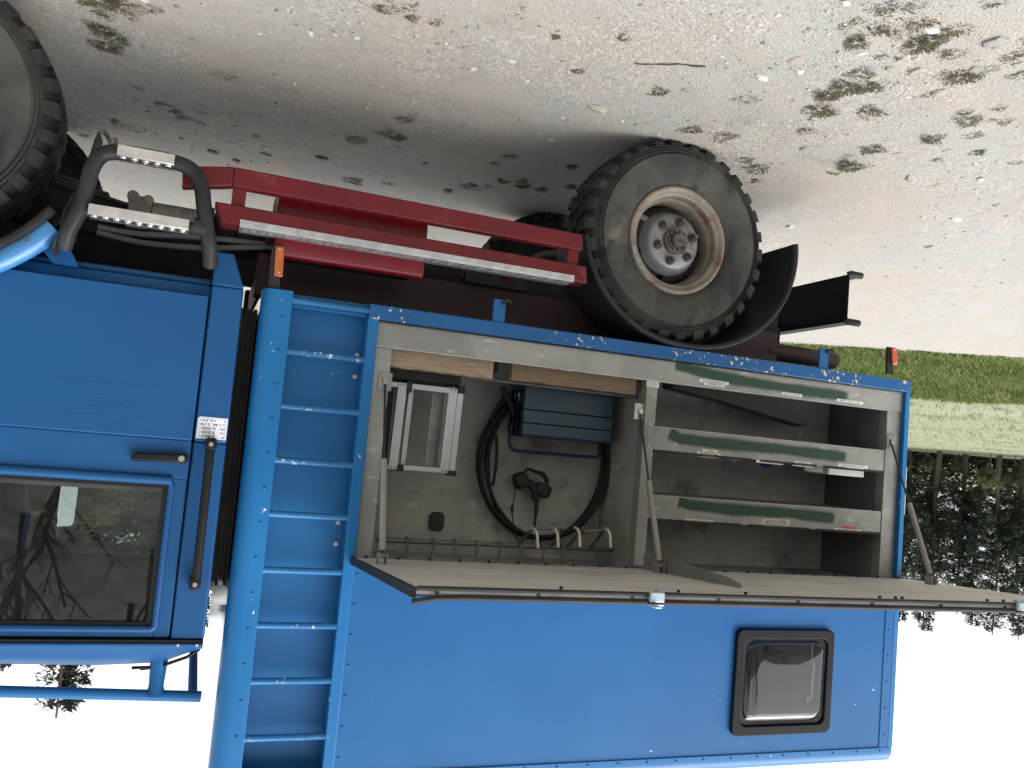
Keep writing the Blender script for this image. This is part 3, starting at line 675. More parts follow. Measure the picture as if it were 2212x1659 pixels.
for k, (a0, wd) in enumerate(((48, 10), (36, 6), (24, 11))):
    for s_ in range(4):
        q0, q1 = R(a0 + wd * s_ / 4 - wd / 2), R(a0 + wd * (s_ + 1) / 4 - wd / 2)
        mb.hexa([(c.x + r * math.cos(q), c.y + y, c.z + r * math.sin(q)) for y in (.0015, .009) for r, q in ((.221, q0), (.239, q0), (.239, q1), (.221, q1))])
bw = build('balance_weights', mb, 'disc', W0, origin=c, smooth=False)
for e in wheels[1:]:
    for src in (tyre, rim, disc, hub, hubbolts, bw): 
        o = src.copy(); col.objects.link(o); o.parent = e; o.location = (0, 0, 0)
    for nn in nuts:
        o = nn.copy(); col.objects.link(o); o.parent = e
W0.rotation_euler = (0, R(4), 0)
for e in wheels: e.scale = (1.018, 1.0, 1.018)

# ---- mudguards (rear): black plastic arch with rolled lip
def mudguard(y0, y1):
    mb = MB(); P = []
    for i in range(41):
        a = R(9 + i * (187 - 9) / 40); rr = .505 + (.028 * max(0, math.cos(a)) if a < R(90) else .018 * max(0, -math.cos(a)))
        P.append((1.265 + rr * math.cos(a) * 1.03, .442 + rr * math.sin(a) * .965, a))
    for i in range(40):
        (xa, za, aa), (xb, zb, ab) = P[i], P[i + 1]; t = .012
        def off(x, z, a, d): return x - d * math.cos(a), z - d * math.sin(a)
        xa2, za2 = off(xa, za, aa, t); xb2, zb2 = off(xb, zb, ab, t)
        mb.hexa([(xa2, y0, za2), (xb2, y0, zb2), (xb2, y1, zb2), (xa2, y1, za2), (xa, y0, za), (xb, y0, zb), (xb, y1, zb), (xa, y1, za)])
    o = build('mudguard', mb, 'mudguard', T, sharp=60)
    mb = MB(); mb.tube([(p[0], y0 if y0 < .9 else y1, p[1]) for p in P], .014, 8); build('mudguard_lip', mb, 'mudguard', o)
mudguard(.012, .325); mudguard(1.475, 1.788)

# ---- rear bumper beam: channel section
mb = MB(); bx = .262
mb.box(bx - .008, bx, .175, 1.62, .43, .655); mb.box(bx - .075, bx, .175, 1.62, .655, .665); mb.box(bx - .075, bx, .175, 1.62, .420, .43)
beam = build('bumper_beam', mb, 'black_trim', T, bevel=.004)
mb = MB(); mb.tube([(bx + .004, .178, .425), (bx - .004, .172, .42), (bx - .075, .172, .42)], .017, 10); mb.tube([(bx + .004, .178, .66), (bx - .004, .172, .664), (bx - .075, .172, .664)], .017, 10); build('beam_lip', mb, 'black_plastic', beam)
for y in (.76, 1.10):
    mb = MB(); mb.box(bx + .0, bx + .30, y, y + .06, .60, .70); build('beam_bracket', mb, 'chassis', beam)
mb = MB(); mb.box(.47, .56, .42, .52, .70, .79); build('beam_stay', mb, 'chassis', beam)

# ---- side guard: two red rails with a tread strip, posts
mb = MB(); th = .045
mb.hexa([(1.838, -.03, .533), (3.232, -.03, .524), (3.232, .02, .524), (1.838, .02, .533), (1.832, -.03, .602), (3.232, -.03, .596), (3.232, .02, .596), (1.832, .02, .602)])
mb.hexa([(3.232, -.03, .524), (3.405, -.03, .556), (3.405, .02, .556), (3.232, .02, .524), (3.232, -.03, .596), (3.398, -.03, .632), (3.398, .02, .632), (3.232, .02, .596)])
guard = build('side_guard', mb, 'red', T, bevel=.005)
mb = MB(); mb.hexa([(1.808, -.03, .664), (3.285, -.03, .662), (3.285, .07, .662), (1.808, .07, .664), (1.800, -.03, .736), (3.255, -.03, .733), (3.255, .07, .733), (1.800, .07, .736)]); build('upper_rail', mb, 'red', guard, bevel=.005)
tr = MB(); tr.box(1.862, 3.192, -.033, .066, .7365, .7405); tr.box(1.862, 3.192, -.0335, -.0305, .712, .7365)
tread = build('tread_strip', tr, 'tread_alu', guard, bevel=.0008)
mb = MB()
for i in range(44):                        # raised bar pattern (five-bar) on the strip
    x = 1.876 + i * .030
    if i % 2:
        for k in range(3): mb.hexa([(x + k * .008 - .012, -.0355, .715), (x + k * .008 - .009, -.0355, .715), (x + k * .008 - .009, -.033, .715), (x + k * .008 - .012, -.033, .715), (x + k * .008 + .006, -.0355, .733), (x + k * .008 + .009, -.0355, .733), (x + k * .008 + .009, -.033, .733), (x + k * .008 + .006, -.033, .733)])
    for k in range(3):
        s_ = 1 if i % 2 else -1; y = .0 + k * .018 - .012
        mb.hexa([(x - .013, y - s_ * .008, .7402), (x + .013, y + s_ * .008, .7402), (x + .013, y + s_ * .008 + .004, .7402), (x - .013, y - s_ * .008 + .004, .7402), (x - .011, y - s_ * .008 + .001, .742), (x + .011, y + s_ * .008 + .001, .742), (x + .011, y + s_ * .008 + .003, .742), (x - .011, y - s_ * .008 + .003, .742)])
tag(build('tread_pattern', mb, 'tread_alu', tread), None, kind='stuff')
for x in (3.205, 1.868):
    mb = MB(); mb.box(x - .024, x + .024, -.018, .015, .592, .668); build('guard_post', mb, 'red', guard, bevel=.003)
for x in (2.05, 3.06):
    mb = MB(); mb.box(x - .02, x + .02, .06, .36, .68, .715); build('guard_stay', mb, 'red', guard, bevel=.003)
# red tank behind the rails
mb = MB(); mb.prism([(.055, .575), (.050, .62), (.050, .790), (.058, .803), (.070, .806), (.095, .806), (.095, .56), (.07, .56)], 'x', 2.480, 3.060); tank = build('red_tank', mb, 'red_tank', T, bevel=.004)
mb = MB(); mb.box(2.484, 3.05, .096, .33, .57, .775); build('tank_shade_body', mb, 'chassis', tank, bevel=.01)  # near-black tank body: the shade under the box put into its colour
mb = MB(); mb.prism([(.060, .585), (.08, .575), (.2, .575), (.2, .64), (.065, .64)], 'x', 3.0605, 3.072); build('tank_end', mb, 'wood_pale', tank)

# ---- amber side markers
def marker(x, z0, z1, y, mtl, tilt):
    mb = MB(); z = (z0 + z1) / 2
    mb.hexa([(x - .016, y - .018, z0), (x + .016, y - .018, z0), (x + .016, y - .004, z0), (x - .016, y - .004, z0), (x - .016 + tilt, y - .018, z1), (x + .016 + tilt, y - .018, z1), (x + .016 + tilt, y - .004, z1), (x - .016 + tilt, y - .004, z1)])
    o = build('marker_light', mb, mtl, T, bevel=.004)
    mb = MB(); mb.hexa([(x - .013 + .02, y - .004, z0 - .002), (x + .028, y - .004, z0 - .002), (x + .028, y + .01, z0 - .002), (x + .007, y + .01, z0 - .002), (x - .02, y - .004, z1 + .045), (x + .026, y - .004, z1 + .045), (x + .026, y + .01, z1 + .045), (x - .02, y + .01, z1 + .045)]); build('marker_bracket', mb, 'rubber', o, bevel=.003)
    mb = MB()
    for zz in (z0 + .012, z1 - .014): mb.cyl((x + (tilt if zz > z else 0), y - .0205, zz), .0045, .004, 'y', 10)
    build('marker_screws', mb, 'alu_edge', o)
marker(3.042, .780, .893, .02, 'amber', -.006); marker(.113, .792, .876, .02, 'lens_orange', -.012)
# blue tabs under the bottom rail
for x, z0 in ((2.165, .852), (.535, .850)):
    mb = MB(); mb.box(x - .026, x + .026, .0, .012, z0, .946); o = build('mounting_tab', mb, 'blue_chipped', T, bevel=.002)
    mb = MB(); mb.tube([(x - .01, -.006, z0 + .02), (x - .02, -.012, z0 + .005), (x - .035, -.012, z0 + .0), (x - .04, -.008, z0 + .012)], .007, 8); build('tie_hook', mb, 'rubber', o)

# ---- cab
CY, CYF = .03, 1.77
cb = MB()
cb.box(3.15, 3.262, CY, CY + .05, 1.5235, 2.222); cb.box(3.15, 3.262, CY - .008, CY + .05, .955, 1.523)      # B pillar, near
cb.hexa([(3.198, CY + .012, .826), (3.262, CY + .012, .826), (3.262, CY + .10, .826), (3.198, CY + .10, .826), (3.150, CY - .008, .9545), (3.262, CY - .008, .9545), (3.262, CY + .10, .9545), (3.150, CY + .10, .9545)])
cb.box(3.15, 3.262, CYF - .05, CYF, .955, 2.222)                        # B pillar, far
cb.box(3.15, 3.18, CY + .05, CYF - .05, .955, 2.222)                    # rear wall
cb.box(3.262, 4.15, CYF - .05, CYF, .955, 1.69); cb.box(3.262, 4.15, CYF - .05, CYF, 2.18, 2.222); cb.box(4.02, 4.15, CYF - .05, CYF, 1.69, 2.18)
cb.box(3.262, 4.85, CY + .05, CYF - .05, .93, .955)                     # floor
cb.box(4.80, 4.88, CY + .05, CYF - .05, .70, 1.60)                      # front panel
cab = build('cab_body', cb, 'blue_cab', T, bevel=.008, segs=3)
mb = MB(); mb.hexa([(3.262, CY + .03, .955), (4.10, CY + .03, .955), (4.10, CY + .06, .955), (3.262, CY + .06, .955), (3.262, CY + .012, .995), (4.10, CY + .012, .995), (4.10, CY + .06, .995), (3.262, CY + .06, .995)]); build('door_sill', mb, 'blue_cab', cab, bevel=.004)
mb = MB(); mb.prism([(3.70, .956), (3.78, .956), (3.83, .90), (3.80, .862), (3.755, .862)], 'y', CY + .015, CY + .05); build('fender_stay', mb, 'blue_cab', cab)
# near front fender: arched skin, rolled lip, rubber
def arc(r, a0, a1, n, cx=4.29, cz=.447): return [(cx + r * math.cos(R(a0 + (a1 - a0) * i / n)), cz + r * math.sin(R(a0 + (a1 - a0) * i / n))) for i in range(n + 1)]
A = arc(.645, 0, 142, 28)
for yy, nm in ((CY, 0), (CYF, 1)):
    mb = MB(); s_ = 1 if nm == 0 else -1
    mb.tube([(x, yy - .03 * s_, z) for x, z in A], .036, 12); fd = build('fender_lip', mb, 'blue_fender', cab)
    mb = MB(); mb.tube([(x, yy - .035 * s_, z) for x, z in arc(.600, 0, 146, 28)], .020, 10); build('fender_rubber', mb, 'rubber', cab)
mb = MB()
B1, B2 = arc(.63, -5, 146, 28), arc(.642, -5, 146, 28)
for i in range(28):
    (xa, za), (xb, zb), (xc, zc), (xd, zd) = B1[i], B1[i + 1], B2[i + 1], B2[i]
    mb.hexa([(xa, CY - .02, za), (xb, CY - .02, zb), (xb, .36, zb), (xa, .36, za), (xd, CY - .02, zd), (xc, CY - .02, zc), (xc, .36, zc), (xd, .36, zd)])
build('wheel_arch', mb, 'rubber', cab, sharp=60)
poly = [(4.101, 1.67), (4.101, .447 + math.sqrt(max(0, .645 ** 2 - (4.101 - 4.29) ** 2)))] + [(x, z) for x, z in arc(.645, 106, 0, 14)] + [(4.935, .75), (4.90, 1.60)]
mb = MB(); mb.prism(poly, 'y', CY + .001, CY + .03); mb.prism(poly, 'y', CYF - .03, CYF - .001); build('fender_panel', mb, 'blue_cab', cab)
mb = MB()
for yy in (CY, CYF - .05): mb.hexa([(4.05, yy, 1.66), (4.20, yy, 1.66), (4.20, yy + .05, 1.66), (4.05, yy + .05, 1.66), (3.98, yy, 2.222), (4.06, yy, 2.222), (4.06, yy + .05, 2.222), (3.98, yy + .05, 2.222)])
build('windscreen_pillar', mb, 'blue_cab', cab, bevel=.006)
mb = MB(); mb.add([(4.20, CY + .05, 1.66), (4.20, CYF - .05, 1.66), (4.03, CYF - .05, 2.22), (4.03, CY + .05, 2.22)], [(0, 1, 2, 3)]); build('windscreen', mb, 'cab_glass', cab)
mb = MB(); mb.box(4.15, 4.86, CY + .03, CYF - .03, 1.60, 1.655); build('bonnet', mb, 'blue_cab', cab, bevel=.02)
# roof: gutter, sloping sides, rear slope
rf = MB()
secs = [(3.152, .0, 2.262, .03), (3.20, .02, 2.285, .05), (3.285, .055, 2.334, .11), (3.5, .06, 2.345, .12), (4.0, .06, 2.335, .12), (4.06, .03, 2.27, .08)]
V = []
for (x, ins, zt, ii) in secs: V += [(x, CY - .012, 2.243), (x, CY + ins * .6 + .004, 2.243 + (zt - 2.243) * .55), (x, CY + ii, zt - .004), (x, CY + .3, zt + .01), (x, CYF - .3, zt + .01), (x, CYF - ii, zt - .004), (x, CYF - ins * .6 - .004, 2.243 + (zt - 2.243) * .55), (x, CYF + .012, 2.243)]
F = [(i * 8 + j, i * 8 + j + 1, (i + 1) * 8 + j + 1, (i + 1) * 8 + j) for i in range(5) for j in range(7)] + [tuple(range(8)), tuple(range(40, 48))] + [(i * 8, (i + 1) * 8, (i + 1) * 8 + 7, i * 8 + 7) for i in range(5)]
rf.add(V, F); roof = build('cab_roof', rf, 'blue_cab', cab, sharp=25)
mb = MB(); mb.box(3.152, 4.05, CY - .008, CY + .03, 2.2225, 2.2330); build('roof_seal', mb, 'seal', cab)
mb = MB(); mb.box(3.152, 4.07, CY - .014, CY + .03, 2.2335, 2.2430); build('gutter', mb, 'blue_cab', cab, bevel=.002)
mb = MB(); mb.tube([(3.160, CY + .03, 2.262), (3.20, CY + .03, 2.290), (3.285, CY + .10, 2.340), (3.35, CY + .11, 2.352)], .006, 6); mb.tube([(3.285, CY + .10, 2.343), (3.38, CY + .11, 2.348)], .006, 6); build('roof_seam', mb, 'seal', cab)
mb = MB(); mb.box(3.20, 4.0, CY + .06, CYF - .06, 2.205, 2.222); mb.box(3.181, 3.19, CY + .06, CYF - .06, 1.0, 2.205); mb.box(3.262, 4.14, CYF - .058, CYF - .051, .96, 1.688); mb.box(3.262, 4.02, CYF - .058, CYF - .051, 2.182, 2.204); mb.box(3.191, 3.27, CYF - .058, CYF - .051, 1.0, 2.204); build('cab_lining', mb, 'cab_lining', cab)
mb = MB(); mb.box(4.12, 4.35, CY + .08, CYF - .08, 1.40, 1.62); mb.tube([(4.02, 1.30 + .18 * math.cos(q), 1.62 + .18 * math.sin(q)) for q in [i * math.pi / 12 for i in range(24)]], .013, 8, closed=True); build('dashboard', mb, 'cab_lining', cab, bevel=.01)
for yy in (.42, 1.32):
    mb = MB(); mb.prism([(3.62, 1.32), (3.66, 1.32), (3.72, 2.0), (3.66, 2.06), (3.60, 2.0), (3.55, 1.34)], 'y', yy - .0 + .0, yy + .01); mb = MB()
    mb.hexa([(3.92, yy - .22, 1.22), (4.02, yy - .22, 1.22), (4.02, yy + .22, 1.22), (3.92, yy + .22, 1.22), (3.86, yy - .20, 1.92), (3.94, yy - .20, 1.92), (3.94, yy + .20, 1.92), (3.86, yy + .20, 1.92)])
    mb.hexa([(3.62, yy - .22, 1.14), (4.06, yy - .22, 1.14), (4.06, yy + .22, 1.14), (3.62, yy + .22, 1.14), (3.62, yy - .22, 1.26), (4.06, yy - .22, 1.26), (4.06, yy + .22, 1.26), (3.62, yy + .22, 1.26)])
    # seats: the truck's own parts
    st = build('seat', mb, 'seat_cloth', T, bevel=.03, segs=3)
    mb = MB(); mb.prism(rrect(yy - .13, yy + .13, 1.95, 2.14, .04), 'x', 3.84, 3.92); build('headrest', mb, 'seat_cloth', st, bevel=.02, segs=3)
# far window of the cab: pane, divider bar; far mirror
mb = MB(); mb.box(3.262, 4.02, CYF - .03, CYF - .026, 1.69, 2.18); build('far_pane', mb, 'cab_glass', cab)
mb = MB(); mb.box(3.885, 3.935, CYF - .045, CYF - .02, 1.69, 2.18); build('quarter_bar', mb, 'seal', cab, bevel=.004)
def tilted(mb, c, ux, nn, L2, t0, t1):
    mb.add([tuple(Vector(c) + Vector(ux) * (u) + Vector((0, 0, v)) + Vector(nn) * t) for t in (t0, t1) for u, v in L2], [tuple(range(len(L2))), tuple(range(len(L2), 2 * len(L2)))[::-1]] + [(k, (k + 1) % len(L2), (k + 1) % len(L2) + len(L2), k + len(L2)) for k in range(len(L2))])
_a = R(49); ux, nn = (math.cos(_a), -math.sin(_a), 0), (-math.sin(_a), -math.cos(_a), .15)
mr = MB(); tilted(mr, (3.885, 1.98, 1.94), ux, nn, rrect(-.080, .080, -.15, .15, .03), -.03, 0.0); mirror = build('wing_mirror', mr, 'black_plastic', T, bevel=.008)
mb = MB(); tilted(mb, (3.885, 1.98, 1.94), ux, nn, rrect(-.072, .072, -.142, .142, .026), .0005, .002); build('mirror_face', mb, 'mirror', mirror)
mb = MB(); mb.tube([(3.90, 1.985, 2.08), (3.905, 1.985, 2.13), (3.95, 1.95, 2.16), (4.06, CYF, 2.17)], .007, 8); build('mirror_arm', mb, 'hook_grey', mirror)
# near door
DX0, DX1 = 3.268, 4.098
low = [(DX0, .998), (3.955, .998)] + [(x, z) for x, z in arc(.662, 121.5, 107, 6)] + [(DX1, 1.13), (DX1, 1.522), (DX0, 1.522)]
dm = MB(); dm.prism(low, 'y', CY - .014, CY + .034)
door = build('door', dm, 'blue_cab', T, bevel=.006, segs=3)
mb = MB()
mb.hexa([(DX0, CY - .002, 1.5225), (DX1, CY - .002, 1.5225), (DX1, CY + .034, 1.5225), (DX0, CY + .034, 1.5225), (DX0, CY + .005, 1.66), (DX1, CY + .005, 1.66), (DX1, CY + .034, 1.66), (DX0, CY + .034, 1.66)])
mb.box(DX0, 3.322, CY + .005, CY + .034, 1.66, 2.216); mb.box(3.322, DX1 - .05, CY + .005, CY + .034, 2.182, 2.216)
mb.hexa([(3.99, CY + .005, 1.66), (DX1, CY + .005, 1.66), (DX1, CY + .034, 1.66), (3.99, CY + .034, 1.66), (3.96, CY + .005, 2.182), (4.03, CY + .005, 2.182), (4.03, CY + .034, 2.182), (3.96, CY + .034, 2.182)])
build('door_frame', mb, 'blue_cab', door, bevel=.003)
L_ = rrect(3.318, 3.99, 1.672, 2.188, .018)
mb = MB(); mb.tube([(x, CY + .003, z) for x, z in L_], .0115, 8, closed=True); mb.tube([(3.318, CY + .002, 1.668), (3.99, CY + .002, 1.668)], .017, 10); build('window_bead', mb, 'blue_cab', door)
mb = MB(); mb.ring(rrect(3.326, 3.985, 1.680, 2.181, .012), rrect(3.346, 3.970, 1.698, 2.164, .012), 'y', CY + .006, CY + .03); build('window_seal', mb, 'seal', door, bevel=.002)
mb = MB(); mb.box(3.335, 3.98, CY + .018, CY + .022, 1.69, 2.175); build('window_pane', mb, 'cab_glass', door)
mb = MB(); mb.box(3.34, 3.975, CY + .010, CY + .016, 1.694, 1.712); build('scraper_strip', mb, 'locker_dark', door)
mb = MB(); mb.prism([(3.272, 1.571), (3.455, 1.578), (3.458, 1.607), (3.272, 1.603)], 'y', CY - .030, CY - .001); hd = build('door_handle', mb, 'black_trim', door, bevel=.008, segs=3)
mb = MB(); mb.cyl((3.295, CY - .0335, 1.587), .0105, .006, 'y', 20); mb.cyl((3.295, CY - .0345, 1.587), .006, .003, 'y', 14); build('door_lock', mb, 'steel', door)
# ghost of a removed emblem and lettering on the door
gh = MB(); yv = CY - .0146
gh.box(3.40, 3.72, yv, yv + .0004, 1.345, 1.348); text_mb(gh, 'RTE', 3.475, 1.478, .028, yv, 0, 'LEFT', .085)
for k, (x0, x1, z0, bow) in enumerate(((3.46, 3.62, 1.415, .022), (3.44, 3.64, 1.438, .026), (3.40, 3.68, 1.462, .012))):
    for i in range(12):
        u0, u1 = i / 12, (i + 1) / 12; f_ = lambda u: z0 - bow * math.sin(math.pi * u) * (1 - .5 * u); t_ = lambda u: .0006 + .003 * math.sin(math.pi * u)
        xa, xb = x0 + (x1 - x0) * u0, x0 + (x1 - x0) * u1
        gh.quad((xa, yv, f_(u0) - t_(u0)), (xb, yv, f_(u1) - t_(u1)), (xb, yv, f_(u1) + t_(u1)), (xa, yv, f_(u0) + t_(u0)))
gh.f = gh.f; build('faded_emblem', gh, 'ghost', door, smooth=False, fix=False)
# grab handle
mb = MB(); mb.tube([(3.204, -.022, 1.545), (3.203, -.024, 1.60), (3.201, -.024, 1.98), (3.200, -.022, 2.01)], .0155, 12)
gb = build('grab_handle', mb, 'black_trim', T)
for z in (1.528, 2.018):
    mb = MB(); mb.box(3.184, 3.222, -.038, CY + .001, z - .022, z + .020); build('handle_foot', mb, 'black_trim', gb, bevel=.008, segs=3)
    mb = MB(); mb.cyl((3.203, -.0405, z), .008, .004, 'y', 12); build('foot_screw', mb, 'alu_dull', gb)
# weight plate
yp = CY - .0092
pl = MB(); pl.prism([(3.154, 1.433), (3.250, 1.433), (3.256, 1.439), (3.256, 1.511), (3.154, 1.511)], 'y', yp, yp + .0012); 
pl.ring(rrect(3.158, 3.2525, 1.4365, 1.5075, .003), rrect(3.1586, 3.2519, 1.4371, 1.5069, .003), 'y', yp - .0004, yp - .0002, 1)
for i, (a, b_, c_) in enumerate((('PV', ': 2.860', 'T'), ('PTAC', ': 3.500', 'T'), ('PTRA', ': 6.300', 'T'), ('LL:', '1.80, 5.74', 'm'), ('S', ': 10.33', 'm'))):
    z = 1.497 - i * .0142
    text_mb(pl, a, 3.1605, z, .0088, yp - .0004, 1, 'LEFT', {'PV': .010, 'PTAC': .017, 'PTRA': .017, 'LL:': .011, 'S': .005}[a]); text_mb(pl, b_, 3.181 if i != 3 else 3.174, z, .0092, yp - .0004, 1, 'LEFT', .058 if i != 3 else .066); text_mb(pl, c_, 3.2425, z + (.003 if c_ == 'm' else 0), .006 if c_ == 'm' else .008, yp - .0004, 1, 'LEFT', .006)
tag(build('weight_plate', pl, ['plate_white', 'ink'], T, smooth=False), 'white plate listing weights and dimensions on the cab pillar')
# small screws on the gutter
for x in (3.172, 3.235):
    mb = MB(); mb.cyl((x, CY - .018, 2.238), .005, .006, 'y', 10); build('gutter_screw', mb, 'alu_edge', cab)
# crawl-through bellows between cab and box
mb = MB()
for k in range(4): mb.box(3.086 + k * .016, 3.0985 + k * .016, .20, 1.60, 1.0, 2.06 - .02 * (k % 2)); mb.box(3.0985 + k * .016, 3.102 + k * .016, .212, 1.588, 1.012, 2.03)
build('bellows', mb, 'rubber', T)
# roof rack
rk = MB(); rk.tube([(3.135, .12, 2.447), (3.8, .12, 2.418), (4.6, .12, 2.39)], .0195, 14)
rack = build('roof_rack', rk, 'blue', T)
mb = MB(); mb.tube([(3.135, 1.68, 2.447), (3.8, 1.68, 2.418), (4.6, 1.68, 2.39)], .0195, 14); build('rack_rail', mb, 'blue', rack)
for x, y, r0 in ((3.292, .13, .030), (4.2, .13, .030), (3.205, 1.67, .026), (4.2, 1.67, .026)):
    zb = 2.32 if x < 3.25 else 2.325
    mb = MB(); mb.tube([(x, y + .02, zb - .06), (x, y + .01, zb + .03), (x, y, zb + .085), (x, y - .005, 2.442)], [r0 * 1.15, r0 * .95, r0 * .85, r0 * 1.2], 12); build('rack_post', mb, 'blue', rack)
mb = MB(); mb.tube([(3.165, .12, 2.44), (3.165, 1.68, 2.44)], .017, 12); build('rack_crossbar', mb, 'blue', rack)
# entry step: tubular hoop with stainless treads
sy = -.085
def bez(P, n=8):    # rounded polyline (Catmull-Rom)
    out = []; Q = [Vector(p) for p in P]; Q = [Q[0]] + Q + [Q[-1]]
    for i in range(1, len(Q) - 2):
        for k in range(n):
            t = k / n; a, b_, c_, d_ = Q[i - 1], Q[i], Q[i + 1], Q[i + 2]
            out.append(.5 * ((2 * b_) + (c_ - a) * t + (2 * a - 5 * b_ + 4 * c_ - d_) * t * t + (3 * b_ - a - 3 * c_ + d_) * t ** 3))
    out.append(Q[-2]); return out
hp = bez([(3.742, sy + .06, .905), (3.728, sy + .02, .855), (3.700, sy, .78), (3.688, sy, .70), (3.680, sy, .635), (3.655, sy, .585), (3.605, sy, .567), (3.520, sy, .562), (3.420, sy, .566), (3.365, sy, .585), (3.333, sy, .635), (3.318, sy, .70), (3.300, sy, .78), (3.282, sy + .02, .845), (3.275, sy + .06, .895)])
mb = MB(); mb.tube(hp, .0265, 14); step = build('entry_step', mb, 'tube_black', T)
mb = MB(); mb.tube(bez([(3.702, sy + .01, .748), (3.690, sy, .775), (3.67, sy, .785), (3.5, sy, .783), (3.36, sy, .783), (3.31, sy, .778)]), .020, 10); build('step_bar', mb, 'tube_black', step)
mb = MB(); mb.box(3.275, 3.36, sy - .02, sy + .012, .80, .88) if False else mb.tube([(3.300, sy, .78), (3.345, sy, .776)], .03, 10); build('step_gusset', mb, 'tube_black', step)
def tread_plate(x0, x1, z0, z1, nh):
    mb = MB(); mb.box(x0, x1, sy - .033, sy - .031, z0, z1); yb = sy - .033
    mb.hexa([(x0, yb, z1), (x1, yb, z1), (x1, yb + .0755, z1), (x0, yb + .0755, z1), (x0, yb, z1 + .002), (x1, yb, z1 + .002), (x1, yb + .0755, z1 + .002), (x0, yb + .0755, z1 + .002)])
    o = build('step_tread', mb, 'steel', step, bevel=.0008)
    mb = MB()
    for k in range(nh):
        x = x0 + (k + .5) * (x1 - x0) / nh
        mb.tube([(x + .011 * math.cos(q), yb + .028 + .011 * math.sin(q), z1 + .0035) for q in [i * math.pi / 8 for i in range(16)]], .0028, 6, closed=True)
        mb.cyl((x, yb + .028, z1 + .0015), .0085, .0012, 'z', 12, mi=1)
    tag(build('tread_studs', mb, ['steel', 'seal'], step), None, kind='stuff')
tread_plate(3.428, 3.608, .548, .583, 5); tread_plate(3.358, 3.672, .764, .798, 9)
# mud flap behind the front wheel, with its torn lower edge
mb = MB(); P = bez([(3.770, 0, .93), (3.752, 0, .86), (3.748, 0, .80), (3.728, 0, .735), (3.705, 0, .68), (3.690, 0, .58), (3.676, 0, .50)], 6)
for i in range(len(P) - 1):
    a, b_ = P[i], P[i + 1]; ya0, yb0 = -.055 + .004 * math.sin(i * 1.3), -.055 + .004 * math.sin((i + 1) * 1.3)
    mb.hexa([(a.x, ya0, a.z), (a.x + .007, ya0, a.z), (a.x + .007, .20 - .004 * i, a.z), (a.x, .20 - .004 * i, a.z), (b_.x, yb0, b_.z), (b_.x + .007, yb0, b_.z), (b_.x + .007, .20 - .004 * (i + 1), b_.z), (b_.x, .20 - .004 * (i + 1), b_.z)])
mfl = build('mud_flap', mb, 'rubber', T, sharp=60)
mb = MB(); mb.tube(bez([(3.678, -.05, .50), (3.665, -.03, .49), (3.652, .02, .50), (3.640, .05, .525), (3.635, .06, .50), (3.640, .06, .475)]), .008, 8); build('torn_strip', mb, 'chassis_dirt', mfl)

# ------------------------------------------------------------------ loose things in the locker
FL = LF + .0005
def plank(x0, x1, y0, y1, z1, mtl, label, seed):
    random.seed(seed); mb = MB(); n = 14
    V = []
    for i in range(n + 1):
        x = x0 + (x1 - x0) * i / n; j = lambda a: random.uniform(-a, a)
        e = .004 if i in (0, n) else 0
        V += [(x + j(e), y0 + j(.0015), FL), (x + j(e), y1, FL), (x + j(e) , y1, z1 + j(.002)), (x + j(e), y0 + j(.0015), z1 + j(.003))]
    F = [(i * 4 + k, i * 4 + (k + 1) % 4, (i + 1) * 4 + (k + 1) % 4, (i + 1) * 4 + k) for i in range(n) for k in range(4)] + [(0, 1, 2, 3), (n * 4, n * 4 + 1, n * 4 + 2, n * 4 + 3)]
    mb.add(V, F); o = build('wooden_plank', mb, mtl, None, origin=((x0 + x1) / 2, (y0 + y1) / 2, FL), bevel=.003, sharp=50)
    return tag(o, label, 'plank', 'planks behind the locker sill')
plank(2.150, 2.580, .062, .112, 1.172, 'wood_pale', 'pale weathered wooden plank with rough sawn end, below the aluminium stool', 3)
plank(1.482, 2.066, .062, .105, 1.168, 'wood_brown', 'smooth brown wooden plank lying in front of the blue toolbox', 4)
mb = MB(); mb.tube([(2.22, .135, 1.170), (1.44, .125, 1.172)], .007, 8); build('retaining_bar', mb, 'hook_grey', locker)
# long dark tool bag on the floor of the shelf compartment
mb = MB(); mb.prism([(1.22, FL), (1.22, 1.105), (.95, 1.135), (.46, 1.212), (.43, 1.205), (.43, FL)], 'y', .20, .30); o = build('tool_bag', mb, 'locker_dark', None, origin=(.85, .25, FL), bevel=.01, segs=3)
tag(o, 'long dark tapering tool bag lying on the floor below the shelves', 'bag')
# black case
mb = MB(); mb.prism(rrect(2.260, 2.575, FL, 1.212, .015), 'y', .125, .40); o = build('black_case', mb, 'black_plastic', None, origin=(2.42, .26, FL), bevel=.006)
tag(o, 'low black plastic case under the aluminium step stool', 'case')
mb = MB(); mb.box(2.095, 2.135, .15, .34, FL, 1.135); o = build('black_box', mb, 'locker_dark', None, origin=(2.115, .25, FL), bevel=.004)
tag(o, 'small dark box standing between the two wooden planks', 'box')
